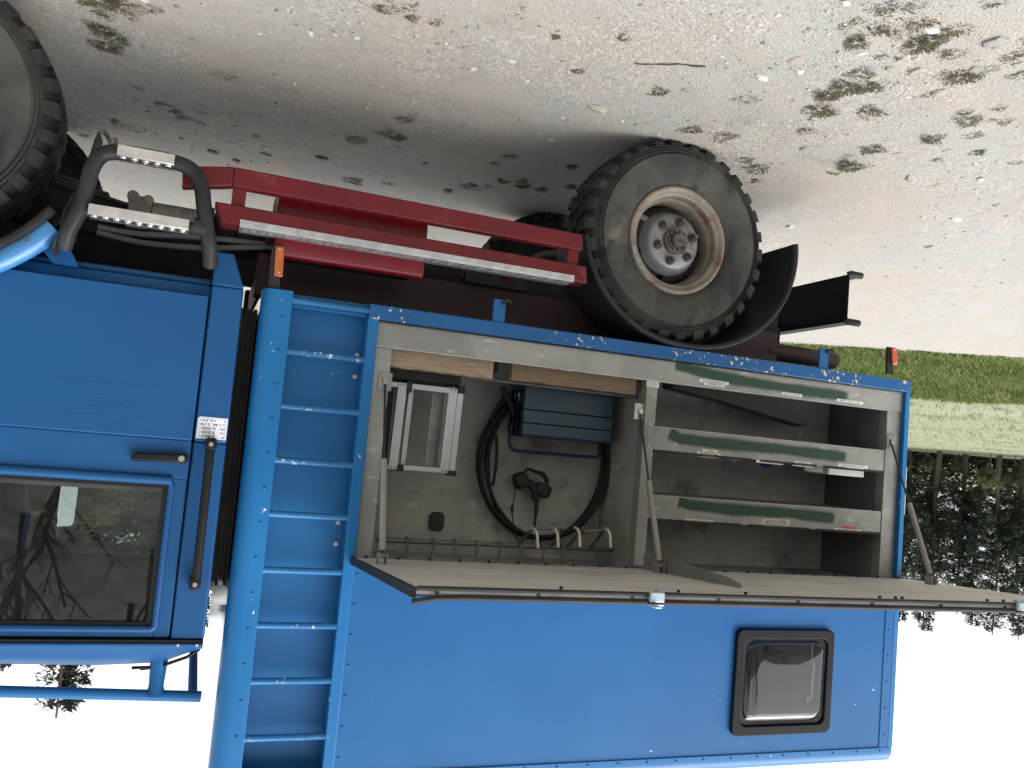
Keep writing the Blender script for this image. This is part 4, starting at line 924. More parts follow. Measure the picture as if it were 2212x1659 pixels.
# toolbox
TBx0, TBx1, TBy0, TBy1 = 1.515, 1.942, .205, .375
tb = empty('toolbox', ((TBx0 + TBx1) / 2, .29, FL)); tag(tb, 'blue metal cantilever toolbox with carrying handle beside the cable coil', 'toolbox')
mb = MB(); mb.box(TBx0, TBx1, TBy0, TBy1, FL, 1.272); build('tray', mb, 'toolbox_blue', tb, bevel=.003)
mb = MB(); mb.box(TBx0 - .002, TBx1 + .002, TBy0 - .003, TBy1, 1.2745, 1.330); build('tray', mb, 'toolbox_blue', tb, bevel=.003)
mb = MB(); mb.box(TBx0 - .002, TBx1 + .002, TBy0 - .005, TBy1, 1.3325, 1.384); build('tray', mb, 'toolbox_blue', tb, bevel=.003)
mb = MB(); mb.box(TBx0 - .006, TBx1 + .004, TBy0 - .010, TBy1, 1.3845, 1.391); build('tray_lid', mb, 'toolbox_dark', tb, bevel=.002)
mb = MB()
for s_ in (0, 1):
    xa = TBx1 + .006
    for k in range(3): mb.box(xa, xa + .004, TBy0 + .03 + k * .05, TBy0 + .042 + k * .05, 1.19, 1.37)
for k in range(3):
    y_ = TBy0 + .02 + k * .045
    mb.hexa([(TBx1 + .004, y_, 1.22), (TBx1 + .008, y_, 1.22), (TBx1 + .008, y_ + .012, 1.22), (TBx1 + .004, y_ + .012, 1.22), (TBx1 + .004, y_ + .05, 1.37), (TBx1 + .008, y_ + .05, 1.37), (TBx1 + .008, y_ + .062, 1.37), (TBx1 + .004, y_ + .062, 1.37)])
build('lever', mb, 'toolbox_dark', tb)
mb = MB(); mb.tube(bez([(1.955, .30, 1.33), (1.968, .29, 1.41), (1.955, .285, 1.445), (1.92, .285, 1.456), (1.75, .285, 1.456), (1.56, .285, 1.454), (1.528, .285, 1.44), (1.524, .29, 1.385)]), .0075, 8); build('carry_handle', mb, 'toolbox_dark', tb)
mb = MB(); mb.box(TBx1 + .0005, TBx1 + .003, TBy0 + .05, TBy0 + .12, 1.20, 1.235); build('label', mb, 'white_label', tb)
# aluminium folding step stool
ss = empty('step_stool', (2.40, .16, 1.213)); tag(ss, 'folded aluminium step stool with black corner caps leaning in the locker', 'step stool')
def sheared(mb, x0, x1, y0, y1, z0, z1, k=.0, mi=0):
    s = lambda z: k * (z - 1.22)
    mb.hexa([(x0 + s(z0), y0, z0), (x1 + s(z0), y0, z0), (x1 + s(z0), y1, z0), (x0 + s(z0), y1, z0), (x0 + s(z1), y0, z1), (x1 + s(z1), y0, z1), (x1 + s(z1), y1, z1), (x0 + s(z1), y1, z1)], mi)
for (x0, x1, y0, y1) in ((2.490, 2.527, .100, .122), (2.278, 2.316, .100, .122)):
    mb = MB(); sheared(mb, x0, x1, y0, y1, 1.226, 1.572, .02); build('leg', mb, 'alu_bright', ss, bevel=.002)
for (x0, x1, y0, y1) in ((2.448, 2.470, .150, .165), (2.252, 2.277, .100, .135)):
    mb = MB(); sheared(mb, x0, x1, y0, y1, 1.240, 1.560, .02); build('side_rail', mb, 'alu_bright', ss, bevel=.002)
for z0, z1, x0, x1 in ((1.225, 1.248, 2.316, 2.470), (1.552, 1.572, 2.320, 2.472), (1.226, 1.246, 2.527, 2.572), (1.553, 1.572, 2.534, 2.574)):
    mb = MB(); mb.box(x0, x1, .101, .121, z0, z1); build('crossbar', mb, 'alu_bright', ss, bevel=.002)
for x0, x1, z0, z1 in ((2.470, 2.492, 1.213, 1.262), (2.246, 2.280, 1.213, 1.245), (2.474, 2.498, 1.550, 1.578), (2.252, 2.290, 1.560, 1.580)):
    mb = MB(); mb.box(x0, x1, .097, .145, z0, z1); build('corner_cap', mb, 'rubber', ss, bevel=.004)
mb = MB(); mb.box(2.535, 2.572, .13, .30, 1.25, 1.55); build('step_board', mb, 'rubber', ss, bevel=.004)
mb = MB(); sheared(mb, 2.322, 2.362, .18, .19, 1.25, 1.55, .02); sheared(mb, 2.318, 2.323, .122, .19, 1.25, 1.55, .02); build('rear_rail', mb, 'alu_dull', ss)
mb = MB()
for x in (2.500, 2.516, 2.290, 2.305):
    for z, d in ((1.234, 0), (1.563, .006)): mb.cyl((x + d, .0985, z), .0035, .002, 'y', 8)
build('screws', mb, 'hub', ss)
# cable coil
mb = MB(); random.seed(12)
for k in range(5):
    cx, cz, rx, rz, y_ = 1.757 + random.uniform(-.020, .020), 1.50 + random.uniform(-.008, .008), .312 + random.uniform(-.030, .018), .342 + random.uniform(-.016, .006), .345 + k * .013
    mb.tube([(cx + rx * math.cos(q) * (1 + .02 * math.sin(3 * q + k)), y_, min(cz + rz * math.sin(q), 1.849)) for q in [i * math.pi / 32 for i in range(64)]], .0085, 8, closed=True)
mb.tube(bez([(1.99, .33, 1.21), (2.04, .33, 1.32), (2.01, .335, 1.42), (2.0, .34, 1.52), (2.005, .345, 1.62)]), .0075, 8)
mb.tube(bez([(2.02, .30, 1.18), (1.98, .30, 1.24), (1.95, .30, 1.30)]), .013, 8)
o = build('cable_coil', mb, 'cable', None, origin=(1.757, .36, 1.15)); tag(o, 'thick black cable coiled in loops and hung from the locker hooks', 'cable')
# hanging black lamp with looped wires
hl = empty('hand_lamp', (1.80, .33, 1.55)); tag(hl, 'black hand lamp with two pods and looped wires hanging inside the cable coil', 'lamp')
def blob(cx, cy, cz, rx, ry, rz, sq=.6, n=12, tilt=0):
    mb = MB(); V = []; 
    for i in range(n + 1):
        a = math.pi * i / n - math.pi / 2
        for j in range(n * 2):
            b_ = math.pi * j / n
            f_ = lambda v: math.copysign(abs(v) ** sq, v)
            x, y, z = rx * f_(math.cos(a)) * f_(math.cos(b_)), ry * f_(math.cos(a)) * f_(math.sin(b_)), rz * f_(math.sin(a))
            ct, s_t = math.cos(tilt), math.sin(tilt); V.append((cx + x * ct - z * s_t, cy + y, cz + x * s_t + z * ct))
    m_ = n * 2; F = [(i * m_ + j, i * m_ + (j + 1) % m_, (i + 1) * m_ + (j + 1) % m_, (i + 1) * m_ + j) for i in range(n) for j in range(m_)]
    return mb.add(V, F)
build('pod', blob(1.868, .365, 1.588, .033, .03, .036, .5, tilt=.45), 'black_plastic', hl)
build('pod', blob(1.758, .365, 1.624, .038, .03, .031, .5, tilt=-.35), 'black_plastic', hl)
mb = MB(); mb.tube(bez([(1.866, .36, 1.57), (1.852, .36, 1.545), (1.835, .36, 1.535), (1.79, .36, 1.545), (1.762, .36, 1.56), (1.742, .36, 1.59)]), .0065, 8); mb.tube(bez([(1.835, .36, 1.535), (1.80, .36, 1.538), (1.765, .36, 1.545), (1.740, .36, 1.575), (1.738, .36, 1.62)]), .003, 6); mb.tube(bez([(1.83, .35, 1.54), (1.79, .35, 1.552), (1.76, .35, 1.548), (1.735, .35, 1.585)]), .003, 6)
build('wire', mb, 'cable', hl)
mb = MB(); mb.tube(bez([(1.845, .365, 1.585), (1.83, .365, 1.60), (1.815, .365, 1.60), (1.80, .365, 1.625), (1.785, .365, 1.67), (1.780, .365, 1.71), (1.782, .365, 1.785)]), [.016] * 8 + [.018] * 16 + [.017] * 10 + [.010] * 9 + [.007] * 6, 10); build('lamp_neck', mb, 'black_plastic', hl)
mb = MB(); mb.tube(bez([(1.892, .36, 1.605), (1.894, .36, 1.66), (1.898, .355, 1.71), (1.900, .34, 1.76), (1.890, .30, 1.83), (1.887, .262, 1.858)]), .0028, 6); mb.tube([(1.899, .36, 1.70), (1.899, .358, 1.735)], .007, 8); mb.tube([(1.782, .365, 1.78), (1.783, .30, 1.83), (1.784, .262, 1.858)], .004, 6); build('cord', mb, 'cable', hl)
# things on the middle shelf
sh = 1.3035
mb = MB(); mb.box(.190, .405, .075, .22, sh, 1.437); o = build('white_box', mb, 'white_plastic', None, origin=(.30, .14, sh), bevel=.003); tag(o, 'white cardboard box peeking over the shelf edge beside grey tin', 'box')
mb = MB(); mb.box(.423, .535, .09, .22, sh, 1.432); o = build('grey_tin', mb, 'alu_dull', None, origin=(.48, .15, sh), bevel=.003); tag(o, 'plain grey tin on the shelf between blue bag and white box', 'tin')
def crumpled(name, x0, x1, y0, y1, z0, z1, mtl, label, seed):
    random.seed(seed); mb = MB(); n = 9; V = []
    for i in range(n + 1):
        for j in range(n + 1):
            u, v = i / n, j / n; e = (math.sin(math.pi * u) * math.sin(math.pi * v)) ** .45
            V.append((x0 + (x1 - x0) * u + random.uniform(-.008, .008), y0 + (y1 - y0) * v, z0 + (z1 - z0) * e * random.uniform(.75, 1.0)))
    k = n + 1; F = [(i * k + j, (i + 1) * k + j, (i + 1) * k + j + 1, i * k + j + 1) for i in range(n) for j in range(n)]
    base = len(V); V += [(x, y, z0) for x, y in ((x0, y0), (x1, y0), (x1, y1), (x0, y1))]; F.append((base, base + 3, base + 2, base + 1))
    mb.add(V, F); o = build(name, mb, mtl, None, origin=((x0 + x1) / 2, (y0 + y1) / 2, z0), fix=False, smooth=False); return tag(o, label, 'bag')
mat('bag_blue', (.020, .030, .12), (.03, .05, .18), 12, .3); mat('bag_grey', (.42, .42, .41), (.34, .34, .33), 9, .5)
crumpled('plastic_bag', .62, .82, .06, .26, sh, 1.438, 'bag_blue', 'crumpled dark blue plastic bag on the locker shelf', 5)
crumpled('plastic_bag', .84, .98, .06, .22, sh, 1.432, 'bag_grey', 'crumpled grey plastic bag on the locker shelf', 6)

# ------------------------------------------------------------------ ground details
def ground_pt(px, py):        # where a point of the photograph (2212 px wide) meets flat ground
    u, v = 2212 - px - 1106.0, 1659 - py - 829.5
    d = _r2 * (u / 1820) + _d2 * (v / 1820) + _f; t = -CAM.z / d.z; p = CAM + d * t; return p.x, p.y, t
# measured places, noted in the photograph's own thirds
Z3 = [(410, 640, 75), (85, 750, 40), (60, 840, 60), (305, 812, 30), (255, 895, 75), (430, 450, 30), (40, 575, 35), (885, 710, 95), (950, 610, 80), (1050, 560, 90), (1150, 470, 80), (1180, 560, 90), (1300, 550, 70), (1210, 730, 80), (805, 845, 55), (1055, 185, 45), (1125, 270, 70), (1240, 200, 90), (1350, 200, 90), (1450, 250, 90), (1520, 300, 95), (1620, 270, 90), (1760, 200, 95), (1540, 150, 85), (1400, 80, 100), (1300, 40, 90), (1530, 30, 70), (1290, 370, 45), (1760, 350, 70), (1440, 485, 45), (1700, 500, 70), (1800, 510, 90), (1900, 480, 70), (1980, 450, 50), (2010, 20, 60), (2180, 290, 60), (2180, 500, 60), (2130, 370, 70), (1825, 730, 45), (2050, 705, 45), (1850, 790, 80), (1960, 785, 50), (1620, 900, 70), (1870, 885, 55), (1230, 970, 70), (1100, 1040, 80), (1090, 1080, 80), (1410, 990, 35), (1660, 1045, 40), (1910, 995, 45), (470, 1100, 85), (400, 1040, 50), (440, 1180, 45), (895, 945, 35), (980, 1125, 40), (1590, 620, 45), (1130, 140, 45), (2080, 800, 60), (1700, 975, 30), (2150, 1060, 40), (1380, 375, 30), (1480, 450, 40)]
Z2 = [(270, 65, 55), (385, 40, 70), (460, 20, 40), (460, 120, 45), (592, 150, 50), (1015, 38, 48), (1325, 155, 35), (1390, 245, 30), (1395, 425, 25), (1835, 250, 40), (1540, 462, 38), (2055, 590, 55), (965, 185, 30), (1495, 1075, 38), (1095, 1015, 40), (1000, 1055, 30), (1050, 1160, 40), (1160, 1160, 40), (830, 1210, 60), (960, 1215, 40), (1170, 1195, 50), (1300, 1230, 35), (330, 870, 80), (410, 775, 50), (80, 1165, 60), (300, 1185, 40), (1490, 1210, 40), (2160, 855, 25)]
Z1 = [(650, 15, 120), (800, 50, 90), (960, 60, 65), (840, 110, 60), (700, 100, 70), (1195, 110, 28), (660, 200, 80), (730, 250, 90), (690, 305, 80), (560, 520, 40), (640, 520, 40), (1175, 475, 35), (1440, 495, 70), (910, 570, 40), (870, 650, 40), (540, 880, 35), (1140, 725, 40)]
spots = [(1474.7 + a / 3, b_ / 3, s_ / 3) for a, b_, s_ in Z3] + [(737.3 + a / 3, b_ / 3, s_ / 3) for a, b_, s_ in Z2] + [(a / 3, b_ / 3, s_ / 3) for a, b_, s_ in Z1]
mat('dry_grass', (.070, .064, .032), (.125, .105, .062), 2.0, .8, coord='Object', lo=.3, hi=.7)
mat('tuft_green', (.050, .054, .024), (.105, .098, .050), 30, .8)
mat('tuft_brown', (.105, .083, .048), (.060, .055, .028), 30, .8)
def tuft_mesh(seed, n, flat, mtl):
    random.seed(seed); mb = MB()
    for i in range(n):
        a = random.uniform(0, 2 * math.pi); r0 = random.random() ** .55 * .82 * (1 + .28 * math.sin(3 * a + seed) + .12 * math.sin(7 * a)); l = random.uniform(.12, .36); el = random.uniform(.05, flat)
        bx_, by_ = r0 * math.cos(a + random.uniform(-.5, .5)), r0 * math.sin(a + random.uniform(-.5, .5))
        dx, dy = math.cos(a + random.uniform(-.8, .8)), math.sin(a); wv = random.uniform(.016, .034); px_, py_ = -dy * wv, dx * wv
        h1, h2 = l * el * .8, l * el * .9
        mb.add([(bx_ - px_, by_ - py_, -.02), (bx_ + px_, by_ + py_, -.02), (bx_ + dx * l * .5 + px_ * .8, by_ + dy * l * .5 + py_ * .8, h1), (bx_ + dx * l * .5 - px_ * .8, by_ + dy * l * .5 - py_ * .8, h1), (bx_ + dx * l, by_ + dy * l, h2 * .8)], [(0, 1, 2, 3), (3, 2, 4)])
    me = bpy.data.meshes.new('grass_tuft'); me.from_pydata(mb.v, [], mb.f); me.materials.append(MATS[mtl]); return me
tufts = [tuft_mesh(20 + k, 560, .9, m_) for k, m_ in enumerate(('tuft_green', 'tuft_brown', 'tuft_green', 'dry_grass', 'tuft_brown'))]
random.seed(31)
for k, (px, py, s_) in enumerate(spots):
    x, y, t = ground_pt(px, py); r = s_ * t / 1820 * 1.2
    if verge_s(x, y) > -.1: continue
    o = bpy.data.objects.new('grass_tuft', random.choice(tufts)); col.objects.link(o)
    o.location = (x, y, height(x, y) - .002); o.rotation_euler = (0, 0, random.uniform(0, 6.28)); q = random.uniform(.85, 1.15); o.scale = (r * q, r / q, r * random.uniform(.45, .8))
    if y < .1: tag(o, 'small flat tuft of dry grass growing on open gravel', 'grass', 'grass tufts on the open gravel')
    else: tag(o, 'small flat tuft of dry grass growing beneath or behind the truck', 'grass', 'grass tufts beneath and behind the truck')
# stones
for nm, c1, c2 in (('stone_white', (.52, .51, .485), (.42, .41, .385)), ('stone_grey', (.30, .298, .29), (.245, .242, .235)), ('stone_sand', (.37, .335, .29), (.31, .28, .24)), ('stone_dark', (.15, .147, .135), (.20, .195, .18)), ('stone_orange', (.40, .22, .13), (.34, .19, .12))):
    mat(nm, c1, c2, 40, .85, bump=.2, bscale=60)
bmI = bmesh.new(); bmesh.ops.create_icosphere(bmI, subdivisions=2, radius=1); ICO2 = ([tuple(v.co) for v in bmI.verts], [tuple(v.index for v in f.verts) for f in bmI.faces]); bmI.free()
bmI = bmesh.new(); bmesh.ops.create_icosphere(bmI, subdivisions=1, radius=1); ICO1 = ([tuple(v.co) for v in bmI.verts], [tuple(v.index for v in f.verts) for f in bmI.faces]); bmI.free()
def stone_mesh(seed, mtl):
    V = []
    for v in ICO2[0]:
        p = Vector(v); f_ = 1 + .38 * mnoise.noise(p * 1.1 + Vector((seed * 7.1, 0, 0))) + .16 * mnoise.noise(p * 2.6 + Vector((seed * 3.3, 5, 0)))
        p = p * f_; q = .12; V.append((p.x, p.y, p.z))
    me = bpy.data.meshes.new('stone'); me.from_pydata(V, [], ICO2[1]); me.materials.append(MATS[mtl]); me.polygons.foreach_set('use_smooth', [True] * len(me.polygons)); me.set_sharp_from_angle(angle=R(22)); return me
SM = {k: [stone_mesh(i + j * 10, k) for i in range(3)] for j, k in enumerate(('stone_white', 'stone_grey', 'stone_sand', 'stone_dark', 'stone_orange'))}
stones = [(735, 385, 80, 'stone_sand', 3), (755, 460, 45, 'stone_white', 3), (510, 500, 60, 'stone_white', 3), (790, 210, 22, 'stone_orange', 3), (2020, 275, 90, 'stone_grey', 3), (1890, 450, 55, 'stone_grey', 3), (1340, 435, 45, 'stone_grey', 3), (1770, 1420, 50, 'stone_white', 3), (2040, 1330, 36, 'stone_grey', 3), (800, 965, 50, 'stone_grey', 3), (1480, 1155, 65, 'stone_sand', 3), (1610, 210, 75, 'stone_white', 3), (1460, 625, 35, 'stone_white', 3), (1050, 20, 60, 'stone_white', 3), (1250, 500, 50, 'stone_sand', 3), (1660, 600, 60, 'stone_sand', 3), (620, 105, 35, 'stone_white', 3), (215, 785, 30, 'stone_orange', 3), (1930, 1165, 45, 'stone_white', 3), (2170, 425, 45, 'stone_sand', 3), (1150, 340, 50, 'stone_white', 3), (700, 1465, 40, 'stone_white', 3), (1600, 1600, 40, 'stone_grey', 3),
          (1190, 60, 42, 'stone_grey', 2), (820, 180, 32, 'stone_grey', 2), (905, 190, 28, 'stone_grey', 2), (1100, 400, 40, 'stone_white', 2), (850, 460, 45, 'stone_white', 2), (1200, 530, 32, 'stone_white', 2), (1660, 685, 80, 'stone_sand', 2), (1360, 905, 34, 'stone_white', 2), (500, 865, 42, 'stone_grey', 2), (1165, 775, 25, 'stone_grey', 2), (560, 265, 28, 'stone_sand', 2), (100, 255, 30, 'stone_white', 2), (1015, 435, 14, 'stone_white', 2), (700, 325, 20, 'stone_white', 2), (400, 745, 30, 'stone_grey', 2), (1480, 790, 30, 'stone_sand', 2), (100, 900, 90, 'stone_dark', 2), (370, 955, 35, 'stone_grey', 2), (690, 1235, 45, 'stone_dark', 2), (540, 1060, 30, 'stone_dark', 2),
          (1720, 960, 40, 'stone_white', 1), (1560, 920, 36, 'stone_white', 1), (1510, 935, 30, 'stone_white', 1), (1210, 770, 70, 'stone_grey', 1), (1300, 800, 50, 'stone_grey', 1), (1070, 690, 70, 'stone_grey', 1), (960, 730, 30, 'stone_grey', 1), (1310, 725, 50, 'stone_grey', 1), (2090, 1020, 60, 'stone_dark', 1), (1680, 230, 22, 'stone_white', 1), (2010, 230, 40, 'stone_white', 1), (1430, 295, 18, 'stone_grey', 1), (1600, 615, 30, 'stone_grey', 1), (600, 630, 25, 'stone_grey', 1), (1660, 890, 50, 'stone_grey', 1), (1380, 985, 50, 'stone_sand', 1), (1720, 1010, 45, 'stone_sand', 1), (1530, 1040, 45, 'stone_dark', 1), (750, 790, 60, 'stone_dark', 1), (1180, 905, 35, 'stone_dark', 1)]
SL = {'stone_white': 'pale whitish stone half sunk in the gravel', 'stone_grey': 'flat grey stone half sunk in the gravel', 'stone_sand': 'sandy tan stone half sunk in the gravel', 'stone_dark': 'dark brownish stone half sunk in the gravel', 'stone_orange': 'small orange brick-coloured stone in the gravel'}
for (a, b_, s_, k, reg) in stones:
    px, py, s_ = (0, 737.3, 1474.7)[reg - 1] + a / 3, b_ / 3, s_ / 3
    x, y, t = ground_pt(px, py); r = s_ * t / 1820 * .85
    if verge_s(x, y) > -.2: continue
    o = bpy.data.objects.new('stone', random.choice(SM[k])); col.objects.link(o)
    hgt = r * random.uniform(.22, .4); o.location = (x, y, height(x, y) + hgt * .15); o.rotation_euler = (random.uniform(-.15, .15), random.uniform(-.15, .15), random.uniform(0, 6.28)); o.scale = (r, r * random.uniform(.55, .8), hgt)
    tag(o, SL[k], 'stone', SL[k].split(' half')[0].split(' in the')[0] + 's')
# twig
p0, p1 = ground_pt(1371, 133), ground_pt(1526, 139)
mb = MB(); n = 10
mb.tube([(p0[0] + (p1[0] - p0[0]) * i / n, p0[1] + (p1[1] - p0[1]) * i / n + .006 * math.sin(i * .8), height(p0[0], p0[1]) + .004 + .002 * math.sin(i * 1.7)) for i in range(n + 1)], [.0022 + .0012 * i / n for i in range(n + 1)], 6)
mat('twig_bark', (.07, .062, .05), None, rough=.9)
tag(build('twig', mb, 'twig_bark', None, origin=(p0[0], p0[1], 0)), 'thin dark twig lying on the bare gravel', 'twig')
# loose gravel, too many to count
random.seed(77); V5 = []; F5 = []; M5 = []
ic_v = np.array(ICO1[0]); icf = np.array(ICO1[1]); oct_v = np.array([(1, 0, 0), (0, 1, 0), (-1, 0, 0), (0, -1, 0), (0, 0, 1), (.3, .2, -.8)]); oct_f = np.array([(0, 1, 4), (1, 2, 4), (2, 3, 4), (3, 0, 4), (1, 0, 5), (2, 1, 5), (3, 2, 5), (0, 3, 5)])
allv, allf, allm = [], [], []; off = 0; rng = np.random.default_rng(5); cnt = 0
while cnt < 9000:
    u, v = random.uniform(0, 2212), random.uniform(-20, 700)
    x, y, t = ground_pt(u, v)
    if t < 0 or t > 13 or verge_s(x, y) > 0: continue
    if mnoise.noise(Vector((x * 1.1, y * 1.1, 9))) + .25 * mnoise.noise(Vector((x * 4, y * 4, 2))) < random.uniform(-.5, .55): continue
    s_ = min(.009, .0020 * math.exp(random.expovariate(2.4))) * random.uniform(.8, 1.15)
    big = s_ > .005
    bv, bf = (ic_v, icf) if big else (oct_v, oct_f)
    q = bv * (1 + rng.uniform(-.28, .28, (len(bv), 1))) * np.array([s_ * random.uniform(.8, 1.4), s_ * random.uniform(.7, 1.1), s_ * random.uniform(.35, .7)])
    a = random.uniform(0, 6.28); ca, sa = math.cos(a), math.sin(a)
    q = np.stack([q[:, 0] * ca - q[:, 1] * sa + x, q[:, 0] * sa + q[:, 1] * ca + y, q[:, 2] + height(x, y) + s_ * .12], 1)
    allv.append(q); allf.append(bf + off); off += len(q); allm += [random.choices((0, 1, 2, 3), (1.2, 4, 3.5, 1.0))[0]] * len(bf); cnt += 1
me = bpy.data.meshes.new('loose_gravel'); me.from_pydata(np.concatenate(allv).tolist(), [], np.concatenate(allf).tolist())
for k in ('stone_white', 'stone_grey', 'stone_sand', 'stone_dark'): me.materials.append(MATS[k])
me.polygons.foreach_set('material_index', allm)
o = bpy.data.objects.new('loose_gravel', me); col.objects.link(o); tag(o, 'loose pale gravel strewn over the parking ground', 'gravel', kind='stuff')
# verge grass and meadow
def grass_field(name, n, srange, length, width, mtls, seed, label, tmax=60, sp=1.0):
    rnd = random.Random(seed); V, F, M = [], [], []; k = 0
    while k < n:
        s0 = srange[0] + (srange[1] - srange[0]) * rnd.random() ** sp; tt = rnd.uniform(-22 - s0 * .8, 16)
        x, y = VP.x + VN.x * s0 + VD.x * tt, VP.y + VN.y * s0 + VD.y * tt
        d = Vector((x - CAM.x, y - CAM.y)); ang = math.degrees(math.atan2(d.y, d.x))
        if ang < 60 or ang > 150: continue
        if 75 < ang < 128 and rnd.random() < .7: continue
        z = height(x, y); cl = .55 + .9 * max(0, mnoise.noise(Vector((x * .7, y * .7, 4))) + .35)
        edge = min(1, max(.25, (verge_s(x, y) + .3) / .7))
        for b_ in range(3):
            l = length * rnd.uniform(.5, 1.1) * cl * edge; a = rnd.uniform(0, 6.28); ln = rnd.uniform(.15, .8) * l; wd = width * rnd.uniform(.6, 1.2); fa = rnd.uniform(0, 3.14)
            bx_, by_ = x + rnd.uniform(-.06, .06), y + rnd.uniform(-.06, .06); wx, wy = wd * math.cos(fa), wd * math.sin(fa)
            i = len(V); V += [(bx_ - wx, by_ - wy, z - .01), (bx_ + wx, by_ + wy, z - .01), (bx_ + ln * .4 * math.cos(a) + wx * .8, by_ + ln * .4 * math.sin(a) + wy * .8, z + l * .65), (bx_ + ln * math.cos(a), by_ + ln * math.sin(a), z + l)]
            F += [(i, i + 1, i + 2), (i, i + 2, i + 3)]; mi = rnd.choices(range(len(mtls)), [3, 3, 1.5][:len(mtls)])[0]; M += [mi, mi]
        k += 1
    me = bpy.data.meshes.new(name); me.from_pydata(V, [], F)
    for m_ in mtls: me.materials.append(MATS[m_])
    me.polygons.foreach_set('material_index', M); o = bpy.data.objects.new(name, me); col.objects.link(o); return tag(o, label, 'grass', kind='stuff')
def leafmat(name, c, tr=.35, c2=None):
    m = bpy.data.materials.new(name); m.use_nodes = True; t = m.node_tree; N = t.nodes; L = t.links; N.clear()
    d = N.new('ShaderNodeBsdfDiffuse'); tl = N.new('ShaderNodeBsdfTranslucent'); mx = N.new('ShaderNodeMixShader'); mx.inputs[0].default_value = tr; o = N.new('ShaderNodeOutputMaterial')
    n = N.new('ShaderNodeTexNoise'); n.inputs['Scale'].default_value = .9; g = N.new('ShaderNodeNewGeometry'); L.new(g.outputs['Position'], n.inputs['Vector'])
    mc = N.new('ShaderNodeMix'); mc.data_type = 'RGBA'; L.new(n.outputs['Fac'], mc.inputs[0]); c2 = c2 or tuple(q * 1.5 for q in c)
    mc.inputs[6].default_value = (*c, 1); mc.inputs[7].default_value = (*c2, 1)
    L.new(mc.outputs[2], d.inputs[0]); L.new(mc.outputs[2], tl.inputs[0]); L.new(d.outputs[0], mx.inputs[1]); L.new(tl.outputs[0], mx.inputs[2]); L.new(mx.outputs[0], o.inputs[0]); MATS[name] = m
leafmat('grass_dark', (.065, .105, .030)); leafmat('grass_mid', (.140, .185, .060)); leafmat('grass_straw', (.26, .245, .12)); leafmat('grass_pale', (.235, .262, .178)); 
grass_field('verge_grass', 42000, (-.25, 5.0), .17, .0055, ('grass_dark', 'grass_mid', 'grass_straw'), 1, 'lush green grass strip along the edge of the gravel', sp=1.2)
grass_field('meadow_grass', 6000, (4.0, 45), .10, .009, ('grass_pale', 'grass_pale', 'grass_straw'), 2, 'pale mown meadow grass stretching to the trees', sp=1.5)

# ------------------------------------------------------------------ trees
leafmat('needles_dark', (.034, .046, .040), .2, (.056, .070, .057)); leafmat('needles_mid', (.060, .080, .050), .2, (.09, .11, .068)); leafmat('leaf_yellow', (.150, .142, .070), .35); leafmat('leaf_green', (.072, .086, .046), .35); leafmat('leaf_pale', (.24, .26, .17), .3)
mat('bark', (.060, .050, .042), (.10, .088, .074), 4, .9, stretch=(1, 1, .2)); mat('bark_pale', (.13, .115, .10), (.085, .075, .065), 4, .9, stretch=(1, 1, .2))
def conifer(seed, H, base, wid, dens=1.0):
    rnd = random.Random(seed); tk = MB(); P = [(.12 * math.sin(z * .4 + seed), .10 * math.cos(z * .5 + seed), z) for z in np.linspace(-.3, H, 9)]
    tk.tube(P, [.17 * (1 - i / 9.2) + .015 for i in range(9)], 7)
    V, F, M = [], [], []; z = base
    while z < H - .1:
        u = (z - base) / (H - base); rad = wid * ((1 - u) ** .7) * (.55 + .45 * min(1, u * 4)) * rnd.uniform(.75, 1.1) + .28
        for b_ in range(rnd.randint(4, 6)):
            a = rnd.uniform(0, 6.28); rl = rad * rnd.uniform(.6, 1.1); n = max(2, int(rl / .26)); dr = rnd.uniform(.05, .35)
            tx, ty_ = .12 * math.sin(z * .4 + seed), .10 * math.cos(z * .5 + seed)
            tk.tube([(tx, ty_, z), (tx + rl * .9 * math.cos(a), ty_ + rl * .9 * math.sin(a), z - dr * rl * .8)], [.022, .006], 3)
            for i in range(1, n + 1):
                f_ = i / n; cx, cy, cz = tx + rl * f_ * math.cos(a), ty_ + rl * f_ * math.sin(a), z - dr * rl * f_ * f_ + .05
                for q in range(int(15 * dens)):
                    if rnd.random() < .12: continue
                    aa = a + rnd.uniform(-1.3, 1.3); l = rnd.uniform(.15, .32); w_ = rnd.uniform(.032, .070); sx, sy_ = cx + rnd.uniform(-.14, .14), cy + rnd.uniform(-.14, .14); sz = cz + rnd.uniform(-.22, .16); ez = sz - rnd.uniform(-.12, .22)
                    i0 = len(V); V += [(sx - w_ * math.sin(aa), sy_ + w_ * math.cos(aa), sz), (sx + w_ * math.sin(aa), sy_ - w_ * math.cos(aa), sz - .05), (sx + l * math.cos(aa), sy_ + l * math.sin(aa), ez)]
                    F.append((i0, i0 + 1, i0 + 2)); M.append(0 if rnd.random() < .7 else 1)
        z += rnd.uniform(.20, .34)
    return tk, (V, F, M)
def mesh_of(name, V, F, M, mtls):
    me = bpy.data.meshes.new(name); me.from_pydata(V, [], F)
    for m_ in mtls: me.materials.append(MATS[m_])
    if M is not None: me.polygons.foreach_set('material_index', M)
    return me
CON = []
for k, (H, base, wid) in enumerate(((12.5, 3.4, 2.3), (11.2, 2.8, 2.0), (13.2, 4.2, 2.2), (10.0, 2.0, 1.9))):
    tk, (V, F, M) = conifer(40 + k, H, base, wid)
    CON.append((mesh_of('trunk', tk.v, tk.f, None, ['bark']), mesh_of('crown', V, F, M, ['needles_dark', 'needles_mid']), H))
